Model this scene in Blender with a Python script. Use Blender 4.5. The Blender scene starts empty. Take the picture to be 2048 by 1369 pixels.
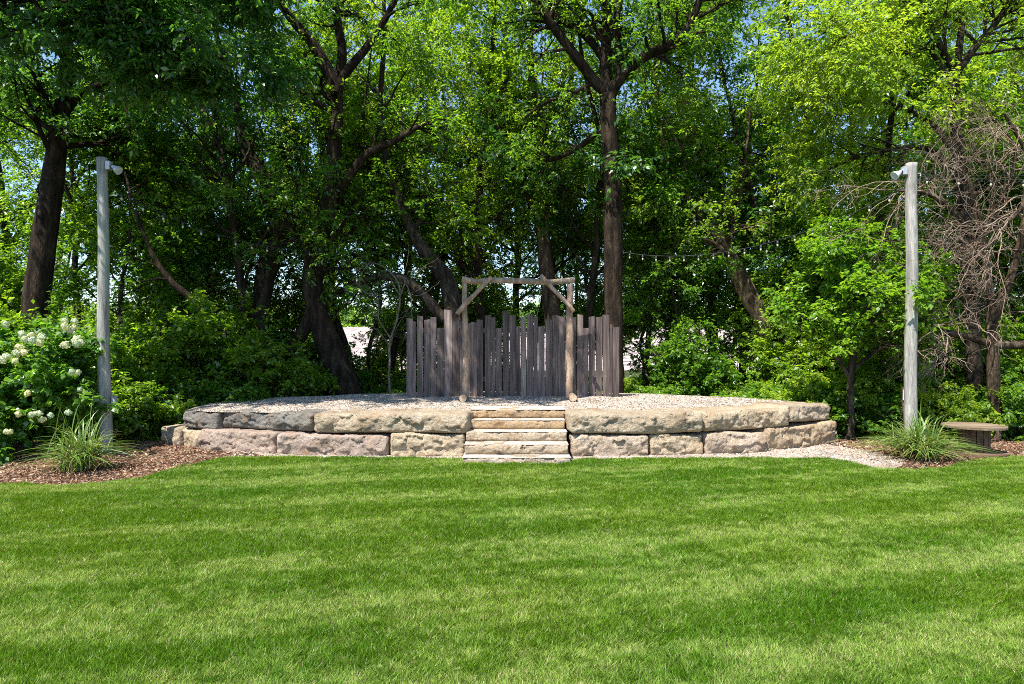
import bpy, bmesh, math, random
import numpy as np
from mathutils import Vector, Matrix, noise

# ------------------------------------------------------------------ camera, sky, sun, exposure
sc = bpy.context.scene
COL = sc.collection
R = math.radians
CAMZ = 1.7
F = 24.0 / 36.0 * 2048.0
cam_d = bpy.data.cameras.new("camera")
cam_d.lens = 24.0
cam_d.sensor_width = 36.0
cam_d.clip_end = 2000.0
cam = bpy.data.objects.new("camera", cam_d)
cam.location = (0, 0, CAMZ)
cam.rotation_euler = (R(90), 0, 0)
COL.objects.link(cam)
sc.camera = cam

SUN_EL = R(59)
SUN_DIR = Vector((-0.62 * math.cos(SUN_EL), -0.785 * math.cos(SUN_EL), math.sin(SUN_EL))).normalized()
w = bpy.data.worlds.new("World")
sc.world = w
w.use_nodes = True
nt = w.node_tree
sky = nt.nodes.new("ShaderNodeTexSky")
sky.sky_type = 'NISHITA'
sky.sun_disc = False
sky.sun_elevation = SUN_EL
sky.sun_rotation = math.atan2(SUN_DIR.x, SUN_DIR.y)
sky.air_density = 1.0
sky.dust_density = 0.1
sky.ozone_density = 4.0
bg = nt.nodes["Background"]
bg.inputs[1].default_value = 0.13
nt.links.new(sky.outputs[0], bg.inputs[0])
sun_d = bpy.data.lights.new("sun", 'SUN')
sun_d.energy = 5.0
sun_d.angle = R(0.5)
sun_d.color = (1.0, 0.96, 0.89)
sun = bpy.data.objects.new("sun", sun_d)
sun.rotation_euler = SUN_DIR.to_track_quat('Z', 'Y').to_euler()
COL.objects.link(sun)
sc.view_settings.view_transform = 'Standard'
sc.view_settings.look = 'None'
sc.view_settings.exposure = 1.1
sc.view_settings.gamma = 1.0
sc.cycles.use_denoising = False
sc.cycles.filter_width = 0.95
sc.cycles.max_bounces = 8
sc.cycles.diffuse_bounces = 5
sc.cycles.glossy_bounces = 2
sc.cycles.transmission_bounces = 4
sc.cycles.caustics_reflective = False
sc.cycles.caustics_refractive = False

# ------------------------------------------------------------------ helpers
def P(u, v, Y):
    """photo pixel (2048 wide) at distance Y -> world point"""
    return np.array(((u - 1024.0) / F * Y, Y, CAMZ - (v - 684.5) / F * Y))

def G(u, v, z=0.0):
    Y = (CAMZ - z) * F / (v - 684.5)
    return np.array(((u - 1024.0) / F * Y, Y, z))

def tag(o, label=None, cat=None, group=None, kind=None):
    if label: o["label"] = label
    if cat: o["category"] = cat
    if group: o["group"] = group
    if kind: o["kind"] = kind
    return o

def empty(name, loc=(0, 0, 0), rz=0.0):
    o = bpy.data.objects.new(name, None)
    o.location = loc
    o.rotation_euler = (0, 0, rz)
    o.empty_display_size = 0.2
    COL.objects.link(o)
    return o

def kids(o, table):
    return table.get(o.name, [])

TREE_KIDS = {}

def link(name, me, mat, parent=None):
    o = bpy.data.objects.new(name, me)
    if mat is not None and len(me.materials) == 0:
        me.materials.append(mat)
    COL.objects.link(o)
    if parent is not None:
        o.parent = parent
        TREE_KIDS.setdefault(parent.name, []).append(o)
    return o

def copy_thing(o, loc, rz=0.0, scale=1.0, parent=None):
    c = o.copy()
    COL.objects.link(c)
    if parent is not None:
        c.parent = parent
    else:
        c.location = loc
        c.rotation_euler = (0, 0, rz)
        c.scale = (scale, scale, scale) if not hasattr(scale, '__len__') else scale
    for ch in TREE_KIDS.get(o.name, []):
        k = copy_thing(ch, None, parent=c)
        TREE_KIDS.setdefault(c.name, []).append(k)
    return c

def np_mesh(name, V, Fq, smooth=False, col=None):
    """V (n,3); Fq (m,k) all same k"""
    V = np.asarray(V, dtype=np.float32)
    Fq = np.asarray(Fq, dtype=np.int32)
    me = bpy.data.meshes.new(name)
    m, k = Fq.shape
    me.vertices.add(len(V))
    me.vertices.foreach_set("co", V.ravel())
    me.loops.add(m * k)
    me.loops.foreach_set("vertex_index", Fq.ravel())
    me.polygons.add(m)
    me.polygons.foreach_set("loop_start", np.arange(0, m * k, k, dtype=np.int32))
    if smooth:
        me.polygons.foreach_set("use_smooth", np.ones(m, dtype=bool))
    if col is not None:
        a = me.color_attributes.new("tint", 'FLOAT_COLOR', 'POINT')
        c4 = np.ones((len(V), 4), dtype=np.float32)
        c4[:, :3] = col
        a.data.foreach_set("color", c4.ravel())
    me.update(calc_edges=True)
    return me

def bm_mesh(name, bm, smooth=False):
    me = bpy.data.meshes.new(name)
    bmesh.ops.recalc_face_normals(bm, faces=bm.faces)
    bm.to_mesh(me)
    bm.free()
    if smooth:
        for p in me.polygons: p.use_smooth = True
    return me

def nrm(a):
    return a / np.maximum(np.linalg.norm(a, axis=-1, keepdims=True), 1e-9)

# ------------------------------------------------------------------ materials
def new_mat(name):
    m = bpy.data.materials.new(name)
    m.use_nodes = True
    n = m.node_tree
    n.nodes.clear()
    out = n.nodes.new("ShaderNodeOutputMaterial")
    return m, n, out

def N(n, t, **kw):
    nd = n.nodes.new(t)
    for k, v in kw.items():
        if k in nd.inputs.keys():
            nd.inputs[k].default_value = v
        else:
            setattr(nd, k, v)
    return nd

def ramp(n, fac, stops):
    r = n.nodes.new("ShaderNodeValToRGB")
    els = r.color_ramp.elements
    while len(els) < len(stops): els.new(0.5)
    for e, (p, c) in zip(els, stops):
        e.position = p
        e.color = (c[0], c[1], c[2], 1)
    n.links.new(fac, r.inputs[0])
    return r.outputs[0]

def mixc(n, fac, a, b, mode='MIX'):
    m = n.nodes.new("ShaderNodeMix")
    m.data_type = 'RGBA'
    m.blend_type = mode
    for s, v in ((0, fac), (6, a), (7, b)):
        if isinstance(v, (int, float)): m.inputs[s].default_value = v
        elif isinstance(v, tuple): m.inputs[s].default_value = (v[0], v[1], v[2], 1)
        else: n.links.new(v, m.inputs[s])
    return m.outputs[2]

def leaf_mat(name, c1, c2, c3, trans=0.45, gloss=0.045, tboost=2.3):
    m, n, out = new_mat(name)
    g = n.nodes.new("ShaderNodeNewGeometry")
    col = ramp(n, g.outputs["Random Per Island"], [(0.0, c1), (0.55, c2), (1.0, c3)])
    tn = N(n, "ShaderNodeTexNoise", Scale=0.8, Detail=2.0)
    n.links.new(g.outputs["Position"], tn.inputs["Vector"])
    big = ramp(n, tn.outputs[0], [(0.35, (0.75, 0.85, 0.8)), (0.65, (1.2, 1.1, 1.0))])
    col = mixc(n, 1.0, col, big, 'MULTIPLY')
    oi = n.nodes.new("ShaderNodeObjectInfo")
    ov = ramp(n, oi.outputs["Random"], [(0.0, (0.72, 0.86, 0.9)), (0.5, (1.0, 1.0, 0.9)), (1.0, (1.16, 1.08, 0.95))])
    col = mixc(n, 1.0, col, ov, 'MULTIPLY')
    d = n.nodes.new("ShaderNodeBsdfDiffuse")
    n.links.new(col, d.inputs[0])
    t = n.nodes.new("ShaderNodeBsdfTranslucent")
    tc = mixc(n, 1.0, col, (1.35 * tboost, 1.25 * tboost, 0.5 * tboost), 'MULTIPLY')
    n.links.new(tc, t.inputs[0])
    mx = n.nodes.new("ShaderNodeMixShader")
    mx.inputs[0].default_value = trans
    n.links.new(d.outputs[0], mx.inputs[1])
    n.links.new(t.outputs[0], mx.inputs[2])
    gl = N(n, "ShaderNodeBsdfGlossy", Roughness=0.42)
    gl.inputs[0].default_value = (1, 1, 1, 1)
    m2 = n.nodes.new("ShaderNodeMixShader")
    m2.inputs[0].default_value = gloss
    n.links.new(mx.outputs[0], m2.inputs[1])
    n.links.new(gl.outputs[0], m2.inputs[2])
    n.links.new(m2.outputs[0], out.inputs[0])
    return m

def rough_mat(name, stops, scale=6.0, stretch=(1, 1, 1), bump=0.5, bdist=0.02, rough=0.9, fine=60.0, spots=None, spec=0.25, attr=False, objrand=0.0):
    m, n, out = new_mat(name)
    tc = n.nodes.new("ShaderNodeTexCoord")
    mp = n.nodes.new("ShaderNodeMapping")
    mp.inputs["Scale"].default_value = stretch
    n.links.new(tc.outputs["Object"], mp.inputs[0])
    oi = n.nodes.new("ShaderNodeObjectInfo")
    vm = n.nodes.new("ShaderNodeVectorMath"); vm.operation = 'SCALE'
    vm.inputs[0].default_value = (37, 51, 23)
    n.links.new(oi.outputs["Random"], vm.inputs["Scale"])
    va = n.nodes.new("ShaderNodeVectorMath"); va.operation = 'ADD'
    n.links.new(mp.outputs[0], va.inputs[0])
    n.links.new(vm.outputs[0], va.inputs[1])
    n1 = N(n, "ShaderNodeTexNoise", Scale=scale, Detail=6.0, Roughness=0.62)
    n.links.new(va.outputs[0], n1.inputs["Vector"])
    n2 = N(n, "ShaderNodeTexNoise", Scale=fine, Detail=4.0, Roughness=0.7)
    n.links.new(va.outputs[0], n2.inputs["Vector"])
    col = ramp(n, n1.outputs[0], stops)
    f2 = ramp(n, n2.outputs[0], [(0.3, (0.6, 0.6, 0.6)), (0.7, (1.35, 1.35, 1.35))])
    col = mixc(n, 1.0, col, f2, 'MULTIPLY')
    if objrand > 0:
        orr = ramp(n, oi.outputs["Random"], [(0, (1 - objrand,) * 3), (0.5, (1.0, 0.97, 0.96)), (1, (1 + objrand,) * 3)])
        col = mixc(n, 1.0, col, orr, 'MULTIPLY')
    if attr:
        at = n.nodes.new("ShaderNodeAttribute"); at.attribute_name = "tint"
        col = mixc(n, 1.0, col, at.outputs[0], 'MULTIPLY')
    if spots:
        n3 = N(n, "ShaderNodeTexNoise", Scale=spots[0], Detail=5.0, Roughness=0.7)
        va2 = n.nodes.new("ShaderNodeVectorMath"); va2.operation = 'ADD'
        n.links.new(va.outputs[0], va2.inputs[0]); va2.inputs[1].default_value = (9, 3, 5)
        n.links.new(va2.outputs[0], n3.inputs["Vector"])
        f = ramp(n, n3.outputs[0], [(spots[2], (0, 0, 0)), (spots[3], (1, 1, 1))])
        col = mixc(n, f, col, spots[1])
    p = N(n, "ShaderNodeBsdfPrincipled", Roughness=rough)
    p.inputs["Specular IOR Level"].default_value = spec
    n.links.new(col, p.inputs["Base Color"])
    ad = N(n, "ShaderNodeMath", operation='ADD')
    n.links.new(n1.outputs[0], ad.inputs[0]); n.links.new(n2.outputs[0], ad.inputs[1])
    b = N(n, "ShaderNodeBump", Strength=bump, Distance=bdist)
    n.links.new(ad.outputs[0], b.inputs["Height"])
    n.links.new(b.outputs[0], p.inputs["Normal"])
    n.links.new(p.outputs[0], out.inputs[0])
    return m

def plain_mat(name, c, rough=0.5, metal=0.0):
    m, n, out = new_mat(name)
    p = N(n, "ShaderNodeBsdfPrincipled", Roughness=rough, Metallic=metal)
    tc = n.nodes.new("ShaderNodeTexCoord")
    n1 = N(n, "ShaderNodeTexNoise", Scale=25.0, Detail=3.0)
    n.links.new(tc.outputs["Object"], n1.inputs["Vector"])
    col = ramp(n, n1.outputs[0], [(0.3, tuple(x * 0.85 for x in c)), (0.7, tuple(min(1, x * 1.1) for x in c))])
    n.links.new(col, p.inputs["Base Color"])
    n.links.new(p.outputs[0], out.inputs[0])
    return m

def tint_mat(name, trans=0.35, gloss=0.05, tcol=(1.3, 1.2, 0.5), grough=0.4):
    m, n, out = new_mat(name)
    at = n.nodes.new("ShaderNodeAttribute"); at.attribute_name = "tint"
    d = n.nodes.new("ShaderNodeBsdfDiffuse"); n.links.new(at.outputs[0], d.inputs[0])
    t = n.nodes.new("ShaderNodeBsdfTranslucent")
    n.links.new(mixc(n, 1.0, at.outputs[0], tcol, 'MULTIPLY'), t.inputs[0])
    mx = n.nodes.new("ShaderNodeMixShader"); mx.inputs[0].default_value = trans
    n.links.new(d.outputs[0], mx.inputs[1]); n.links.new(t.outputs[0], mx.inputs[2])
    gl = N(n, "ShaderNodeBsdfGlossy", Roughness=grough)
    m2 = n.nodes.new("ShaderNodeMixShader"); m2.inputs[0].default_value = gloss
    n.links.new(mx.outputs[0], m2.inputs[1]); n.links.new(gl.outputs[0], m2.inputs[2])
    n.links.new(m2.outputs[0], out.inputs[0])
    return m

M = {}
M['leaf_mid'] = leaf_mat("leaf_mid", (0.066, 0.140, 0.012), (0.105, 0.200, 0.016), (0.185, 0.290, 0.030), 0.52)
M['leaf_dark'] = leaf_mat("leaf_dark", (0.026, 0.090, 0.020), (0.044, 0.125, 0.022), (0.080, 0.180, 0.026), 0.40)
M['leaf_bright'] = leaf_mat("leaf_bright", (0.120, 0.210, 0.020), (0.170, 0.270, 0.028), (0.235, 0.330, 0.045), 0.52)
M['leaf_shrub'] = leaf_mat("leaf_shrub", (0.060, 0.145, 0.016), (0.095, 0.205, 0.022), (0.150, 0.270, 0.038), 0.45)
M['leaf_maple'] = leaf_mat("leaf_maple", (0.080, 0.175, 0.014), (0.115, 0.230, 0.020), (0.165, 0.285, 0.032), 0.45)
M['bark'] = rough_mat("bark", [(0.3, (0.010, 0.007, 0.005)), (0.5, (0.032, 0.022, 0.015)), (0.7, (0.085, 0.060, 0.040))], scale=9, stretch=(1, 1, 0.22), bump=1.0, bdist=0.05, fine=40, spec=0.1)
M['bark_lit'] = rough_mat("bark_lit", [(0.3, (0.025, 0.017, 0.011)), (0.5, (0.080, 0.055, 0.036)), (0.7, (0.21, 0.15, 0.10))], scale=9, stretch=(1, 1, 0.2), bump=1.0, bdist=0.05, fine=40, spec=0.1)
M['bark_torn'] = rough_mat("torn_bark", [(0.3, (0.025, 0.017, 0.011)), (0.5, (0.080, 0.055, 0.036)), (0.7, (0.21, 0.15, 0.10))], scale=9, stretch=(1, 1, 0.3), bump=1.0, bdist=0.05, fine=40, spec=0.1, spots=(1.6, (0.36, 0.235, 0.15), 0.50, 0.60))
M['bark_grey'] = rough_mat("bark_grey", [(0.3, (0.016, 0.012, 0.009)), (0.5, (0.048, 0.037, 0.027)), (0.7, (0.12, 0.095, 0.07))], scale=12, stretch=(1, 1, 0.25), bump=1.0, bdist=0.04, fine=50, spec=0.1)
M['bark_pale'] = rough_mat("pale_bark", [(0.3, (0.08, 0.065, 0.045)), (0.5, (0.16, 0.13, 0.095)), (0.7, (0.28, 0.24, 0.19))], scale=5, bump=0.3, fine=30)
M['twig'] = rough_mat("dead_twig", [(0.3, (0.10, 0.068, 0.048)), (0.5, (0.22, 0.155, 0.112)), (0.7, (0.40, 0.32, 0.24))], scale=2, bump=0.2, fine=30, spec=0.15)
M['pole'] = rough_mat("pole_wood", [(0.3, (0.16, 0.15, 0.135)), (0.5, (0.31, 0.29, 0.26)), (0.7, (0.46, 0.43, 0.385))], scale=14, stretch=(1, 1, 0.10), bump=0.9, bdist=0.01, fine=70, spots=(3.0, (0.24, 0.27, 0.22), 0.5, 0.68))
M['log'] = rough_mat("log_wood", [(0.3, (0.17, 0.105, 0.068)), (0.5, (0.32, 0.215, 0.145)), (0.7, (0.50, 0.37, 0.265))], scale=11, stretch=(1, 1, 0.3), bump=0.9, bdist=0.012, fine=60, spots=(4, (0.22, 0.18, 0.15), 0.52, 0.66))
M['cut'] = rough_mat("cut_wood_end", [(0.3, (0.34, 0.24, 0.15)), (0.7, (0.58, 0.45, 0.31))], scale=20, bump=0.3, fine=80)
M['board'] = rough_mat("weathered_board", [(0.28, (0.050, 0.036, 0.033)), (0.5, (0.130, 0.098, 0.088)), (0.72, (0.26, 0.205, 0.18))], scale=13, stretch=(1, 1, 0.07), bump=0.8, bdist=0.008, fine=55, objrand=0.4)
M['spool'] = rough_mat("spool_wood", [(0.3, (0.06, 0.032, 0.022)), (0.5, (0.13, 0.072, 0.048)), (0.7, (0.24, 0.15, 0.10))], scale=10, stretch=(0.3, 1, 0.3), bump=0.8, bdist=0.01, fine=50)
M['spool_top'] = rough_mat("spool_top_wood", [(0.3, (0.10, 0.07, 0.042)), (0.5, (0.19, 0.135, 0.085)), (0.7, (0.29, 0.22, 0.15))], scale=7, stretch=(0.2, 1, 1), bump=0.8, bdist=0.01, fine=40)
M['metal'] = plain_mat("grey_painted_metal", (0.42, 0.43, 0.46), 0.45, 0.2)
M['white_metal'] = plain_mat("white_painted_metal", (0.78, 0.79, 0.82), 0.35)
M['dark'] = plain_mat("dark_rubber", (0.03, 0.03, 0.032), 0.6)
M['lens'] = plain_mat("lamp_glass", (0.55, 0.6, 0.6), 0.15)
M['bulb'] = plain_mat("bulb_glass", (0.50, 0.47, 0.33), 0.12)
M['petal'] = leaf_mat("petal", (0.50, 0.58, 0.34), (0.66, 0.68, 0.52), (0.76, 0.74, 0.68), 0.25, 0.03, 0.8)
M['grass'] = tint_mat("grass_blade", 0.42, 0.012)
M['tuft'] = tint_mat("ornamental_grass_blade", 0.38, 0.06)
M['chip'] = tint_mat("wood_chip", 0.0, 0.02)
M['pebble'] = tint_mat("pebble", 0.0, 0.02)

# stone, colours picked per block by the tint attribute
def stone_material(name):
    m, n, out = new_mat(name)
    tc = n.nodes.new("ShaderNodeTexCoord")
    oi = n.nodes.new("ShaderNodeObjectInfo")
    g = n.nodes.new("ShaderNodeNewGeometry")
    n1 = N(n, "ShaderNodeTexNoise", Scale=2.4, Detail=7.0, Roughness=0.65); n.links.new(g.outputs["Position"], n1.inputs["Vector"])
    n2 = N(n, "ShaderNodeTexNoise", Scale=26.0, Detail=8.0, Roughness=0.75); n.links.new(g.outputs["Position"], n2.inputs["Vector"])
    n3 = N(n, "ShaderNodeTexNoise", Scale=6.5, Detail=6.0, Roughness=0.7)
    va = n.nodes.new("ShaderNodeVectorMath"); va.operation = 'ADD'; va.inputs[1].default_value = (11, 5, 3)
    n.links.new(g.outputs["Position"], va.inputs[0]); n.links.new(va.outputs[0], n3.inputs["Vector"])
    at = n.nodes.new("ShaderNodeAttribute"); at.attribute_name = "tint"
    pat = ramp(n, n1.outputs[0], [(0.32, (0.72, 0.62, 0.52)), (0.48, (1.0, 0.97, 0.93)), (0.66, (1.22, 1.2, 1.18))])
    col = mixc(n, 1.0, at.outputs[0], pat, 'MULTIPLY')
    fine = ramp(n, n2.outputs[0], [(0.3, (0.58, 0.56, 0.55)), (0.5, (1, 1, 1)), (0.72, (1.25, 1.25, 1.25))])
    col = mixc(n, 1.0, col, fine, 'MULTIPLY')
    och = ramp(n, n3.outputs[0], [(0.54, (0, 0, 0)), (0.70, (0.6, 0.6, 0.6))])
    col = mixc(n, och, col, (0.36, 0.215, 0.105))
    gr = ramp(n, n3.outputs[0], [(0.25, (0.5, 0.5, 0.5)), (0.45, (0, 0, 0))])
    col = mixc(n, gr, col, (0.16, 0.145, 0.135))
    p = N(n, "ShaderNodeBsdfPrincipled", Roughness=0.92)
    p.inputs["Specular IOR Level"].default_value = 0.15
    n.links.new(col, p.inputs["Base Color"])
    b = N(n, "ShaderNodeBump", Strength=1.0, Distance=0.06)
    n.links.new(n2.outputs[0], b.inputs["Height"])
    n.links.new(b.outputs[0], p.inputs["Normal"])
    n.links.new(p.outputs[0], out.inputs[0])
    return m
M['stone'] = stone_material("stone")

def ground_material(name, stops, s1, s2, bump, bdist, dapple=None):
    m, n, out = new_mat(name)
    g = n.nodes.new("ShaderNodeNewGeometry")
    n1 = N(n, "ShaderNodeTexNoise", Scale=s1, Detail=6.0, Roughness=0.6); n.links.new(g.outputs["Position"], n1.inputs["Vector"])
    v = N(n, "ShaderNodeTexVoronoi", Scale=s2); n.links.new(g.outputs["Position"], v.inputs["Vector"])
    col = ramp(n, n1.outputs[0], stops)
    vc = ramp(n, v.outputs["Color"], [(0.1, (0.55, 0.52, 0.5)), (0.5, (1, 1, 1)), (0.95, (1.35, 1.33, 1.32))])
    col = mixc(n, 1.0, col, vc, 'MULTIPLY')
    p = N(n, "ShaderNodeBsdfPrincipled", Roughness=0.95)
    p.inputs["Specular IOR Level"].default_value = 0.1
    n.links.new(col, p.inputs["Base Color"])
    b = N(n, "ShaderNodeBump", Strength=bump, Distance=bdist); b.invert = True
    n.links.new(v.outputs["Distance"], b.inputs["Height"])
    n.links.new(b.outputs[0], p.inputs["Normal"])
    n.links.new(p.outputs[0], out.inputs[0])
    return m
M['gravel'] = ground_material("gravel", [(0.3, (0.24, 0.195, 0.155)), (0.5, (0.38, 0.315, 0.255)), (0.7, (0.49, 0.41, 0.34))], 2.2, 45, 1.0, 0.02)
M['mulch'] = ground_material("mulch", [(0.3, (0.045, 0.022, 0.014)), (0.5, (0.11, 0.057, 0.035)), (0.7, (0.22, 0.14, 0.09))], 2.0, 38, 1.0, 0.03)
M['floor'] = ground_material("forest_floor", [(0.3, (0.030, 0.035, 0.014)), (0.5, (0.05, 0.06, 0.022)), (0.7, (0.10, 0.085, 0.045))], 0.8, 25, 1.0, 0.04)
M['soil'] = ground_material("lawn_soil", [(0.3, (0.035, 0.060, 0.014)), (0.7, (0.065, 0.095, 0.022))], 2.0, 60, 0.6, 0.01)
M['field'] = ground_material("pale_field", [(0.3, (0.30, 0.24, 0.22)), (0.5, (0.38, 0.31, 0.28)), (0.7, (0.48, 0.40, 0.36))], 0.35, 1.2, 1.0, 0.4)

# ------------------------------------------------------------------ ground, lawn, beds
EDGE_PX = [(-900, 985), (-300, 972), (0, 968), (90, 972), (180, 969), (280, 958), (345, 941), (385, 925), (440, 917), (520, 914),
           (640, 915), (800, 916), (925, 919), (960, 927), (1120, 928), (1160, 919), (1300, 918), (1500, 917), (1660, 918), (1700, 924), (1740, 935),
           (1830, 941), (1900, 934), (1960, 918), (2048, 912), (2300, 905), (2900, 900)]
EW = np.array([G(u, v) for u, v in EDGE_PX])
ex, ey = EW[:, 0], EW[:, 1]
o_ = np.argsort(ex); ex, ey = ex[o_], ey[o_]
def lawn_edge(x):
    x = np.asarray(x, dtype=float)
    return np.interp(x, ex, ey) + 0.035 * np.sin(x * 7.3) + 0.02 * np.sin(x * 17.1 + 1.0)

def strip(name, xs, ylo, yhi, z, mat, rows=1):
    V, Q = [], []
    n = len(xs)
    for r in range(rows + 1):
        f = r / rows
        for i, x in enumerate(xs):
            y = ylo[i] * (1 - f) + yhi[i] * f
            V.append((x, y, z(x, y) if callable(z) else z))
    for r in range(rows):
        for i in range(n - 1):
            a = r * n + i
            Q.append((a, a + 1, a + n + 1, a + n))
    return link(name, np_mesh(name, V, Q, True), mat)

gr = link("ground", np_mesh("ground", [(-400, -60, -0.06), (400, -60, -0.06), (400, 600, -0.06), (-400, 600, -0.06)], [(0, 1, 2, 3)]), M['floor'])
tag(gr, kind='structure')
xs = np.linspace(-14, 14, 281)
lw = strip("lawn", xs, np.full(281, -6.0), lawn_edge(xs), 0.0, M['soil'], 4); tag(lw, kind='structure')
def bedz(x, y):
    return -0.012 + 0.02 * noise.noise((x * 1.3, y * 1.3, 0.0))
xs2 = np.linspace(-14, 14, 281)
mb = strip("mulch_bed", xs2, lawn_edge(xs2) - 0.15, np.full(281, 12.4) + 0.4 * np.sin(xs2 * 0.9), lambda x, y: bedz(x, y), M['mulch'], 16); tag(mb, kind='structure')
xs3 = np.linspace(-4.4, 5.75, 120)
def gtaper(x):
    return np.clip(np.minimum((x + 4.4) / 0.9, (5.75 - x) / 0.7), 0, 1)
ga = lawn_edge(xs3) - 0.1
gb = np.full(120, 11.9)
gp = strip("gravel_path", xs3, ga + (1 - gtaper(xs3)) * 0.9, ga + (gb - ga) * (0.02 + 0.98 * gtaper(xs3)) + (1 - gtaper(xs3)) * 0.9, lambda x, y: bedz(x, y) + 0.012, M['gravel'], 10)
tag(gp, kind='structure')
def fz(x, y):
    t = min(max((y - 42) / 55.0, 0), 1)
    return -0.05 + 3.7 * t * t * (3 - 2 * t) + 0.4 * noise.noise((x * 0.04, y * 0.04, 2.0)) * t
xf = np.linspace(-160, 160, 81)
fl = strip("far_field", xf, np.full(81, 42.0), np.full(81, 200.0), fz, M['field'], 30); tag(fl, kind='structure')

# gravel on top of the stage
STC = (0.0, 11.95)
FRONT = [(-5.95, 11.75), (-5.55, 11.05), (-4.8, 10.60), (-3.5, 10.28), (-1.9, 10.20), (-0.7, 10.20), (0.9, 10.18), (2.1, 10.24), (2.9, 10.32), (3.8, 10.50), (4.75, 10.95), (5.65, 11.75)]
fx = np.array([p[0] for p in FRONT]); fy = np.array([p[1] for p in FRONT])
def stage_front(x): return float(np.interp(x, fx, fy))
V, Q = [], []
nx, ny = 90, 26
for j in range(ny + 1):
    for i in range(nx + 1):
        x = -5.35 + 10.6 * i / nx
        s = min(1, abs(x + 0.05) / 5.3)
        y0 = stage_front(x) + 0.30
        if -0.72 < x < 0.87: y0 = 10.80
        y1 = 12.2 + 1.7 * math.sqrt(max(0.0, 1 - s ** 2.2))
        t = j / ny
        y = y0 + (y1 - y0) * t
        z = 0.585 + 0.125 * math.sin(min(1, t * 1.25) * math.pi / 2) * (1 - s ** 2 * 0.8)
        z += 0.02 * noise.noise((x * 1.1, y * 1.1, 4)) + 0.008 * noise.noise((x * 6, y * 6, 1))
        if j == ny: z = -0.05; y += 0.9
        elif j == ny - 1: z -= 0.06
        V.append((x, y, z))
for j in range(ny):
    for i in range(nx):
        a = j * (nx + 1) + i
        Q.append((a, a + 1, a + nx + 2, a + nx + 1))
sg = link("stage_gravel", np_mesh("stage_gravel", V, Q, True), M['gravel'])
tag(sg, kind='structure')
SG_V = np.array(V).reshape(ny + 1, nx + 1, 3)

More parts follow.
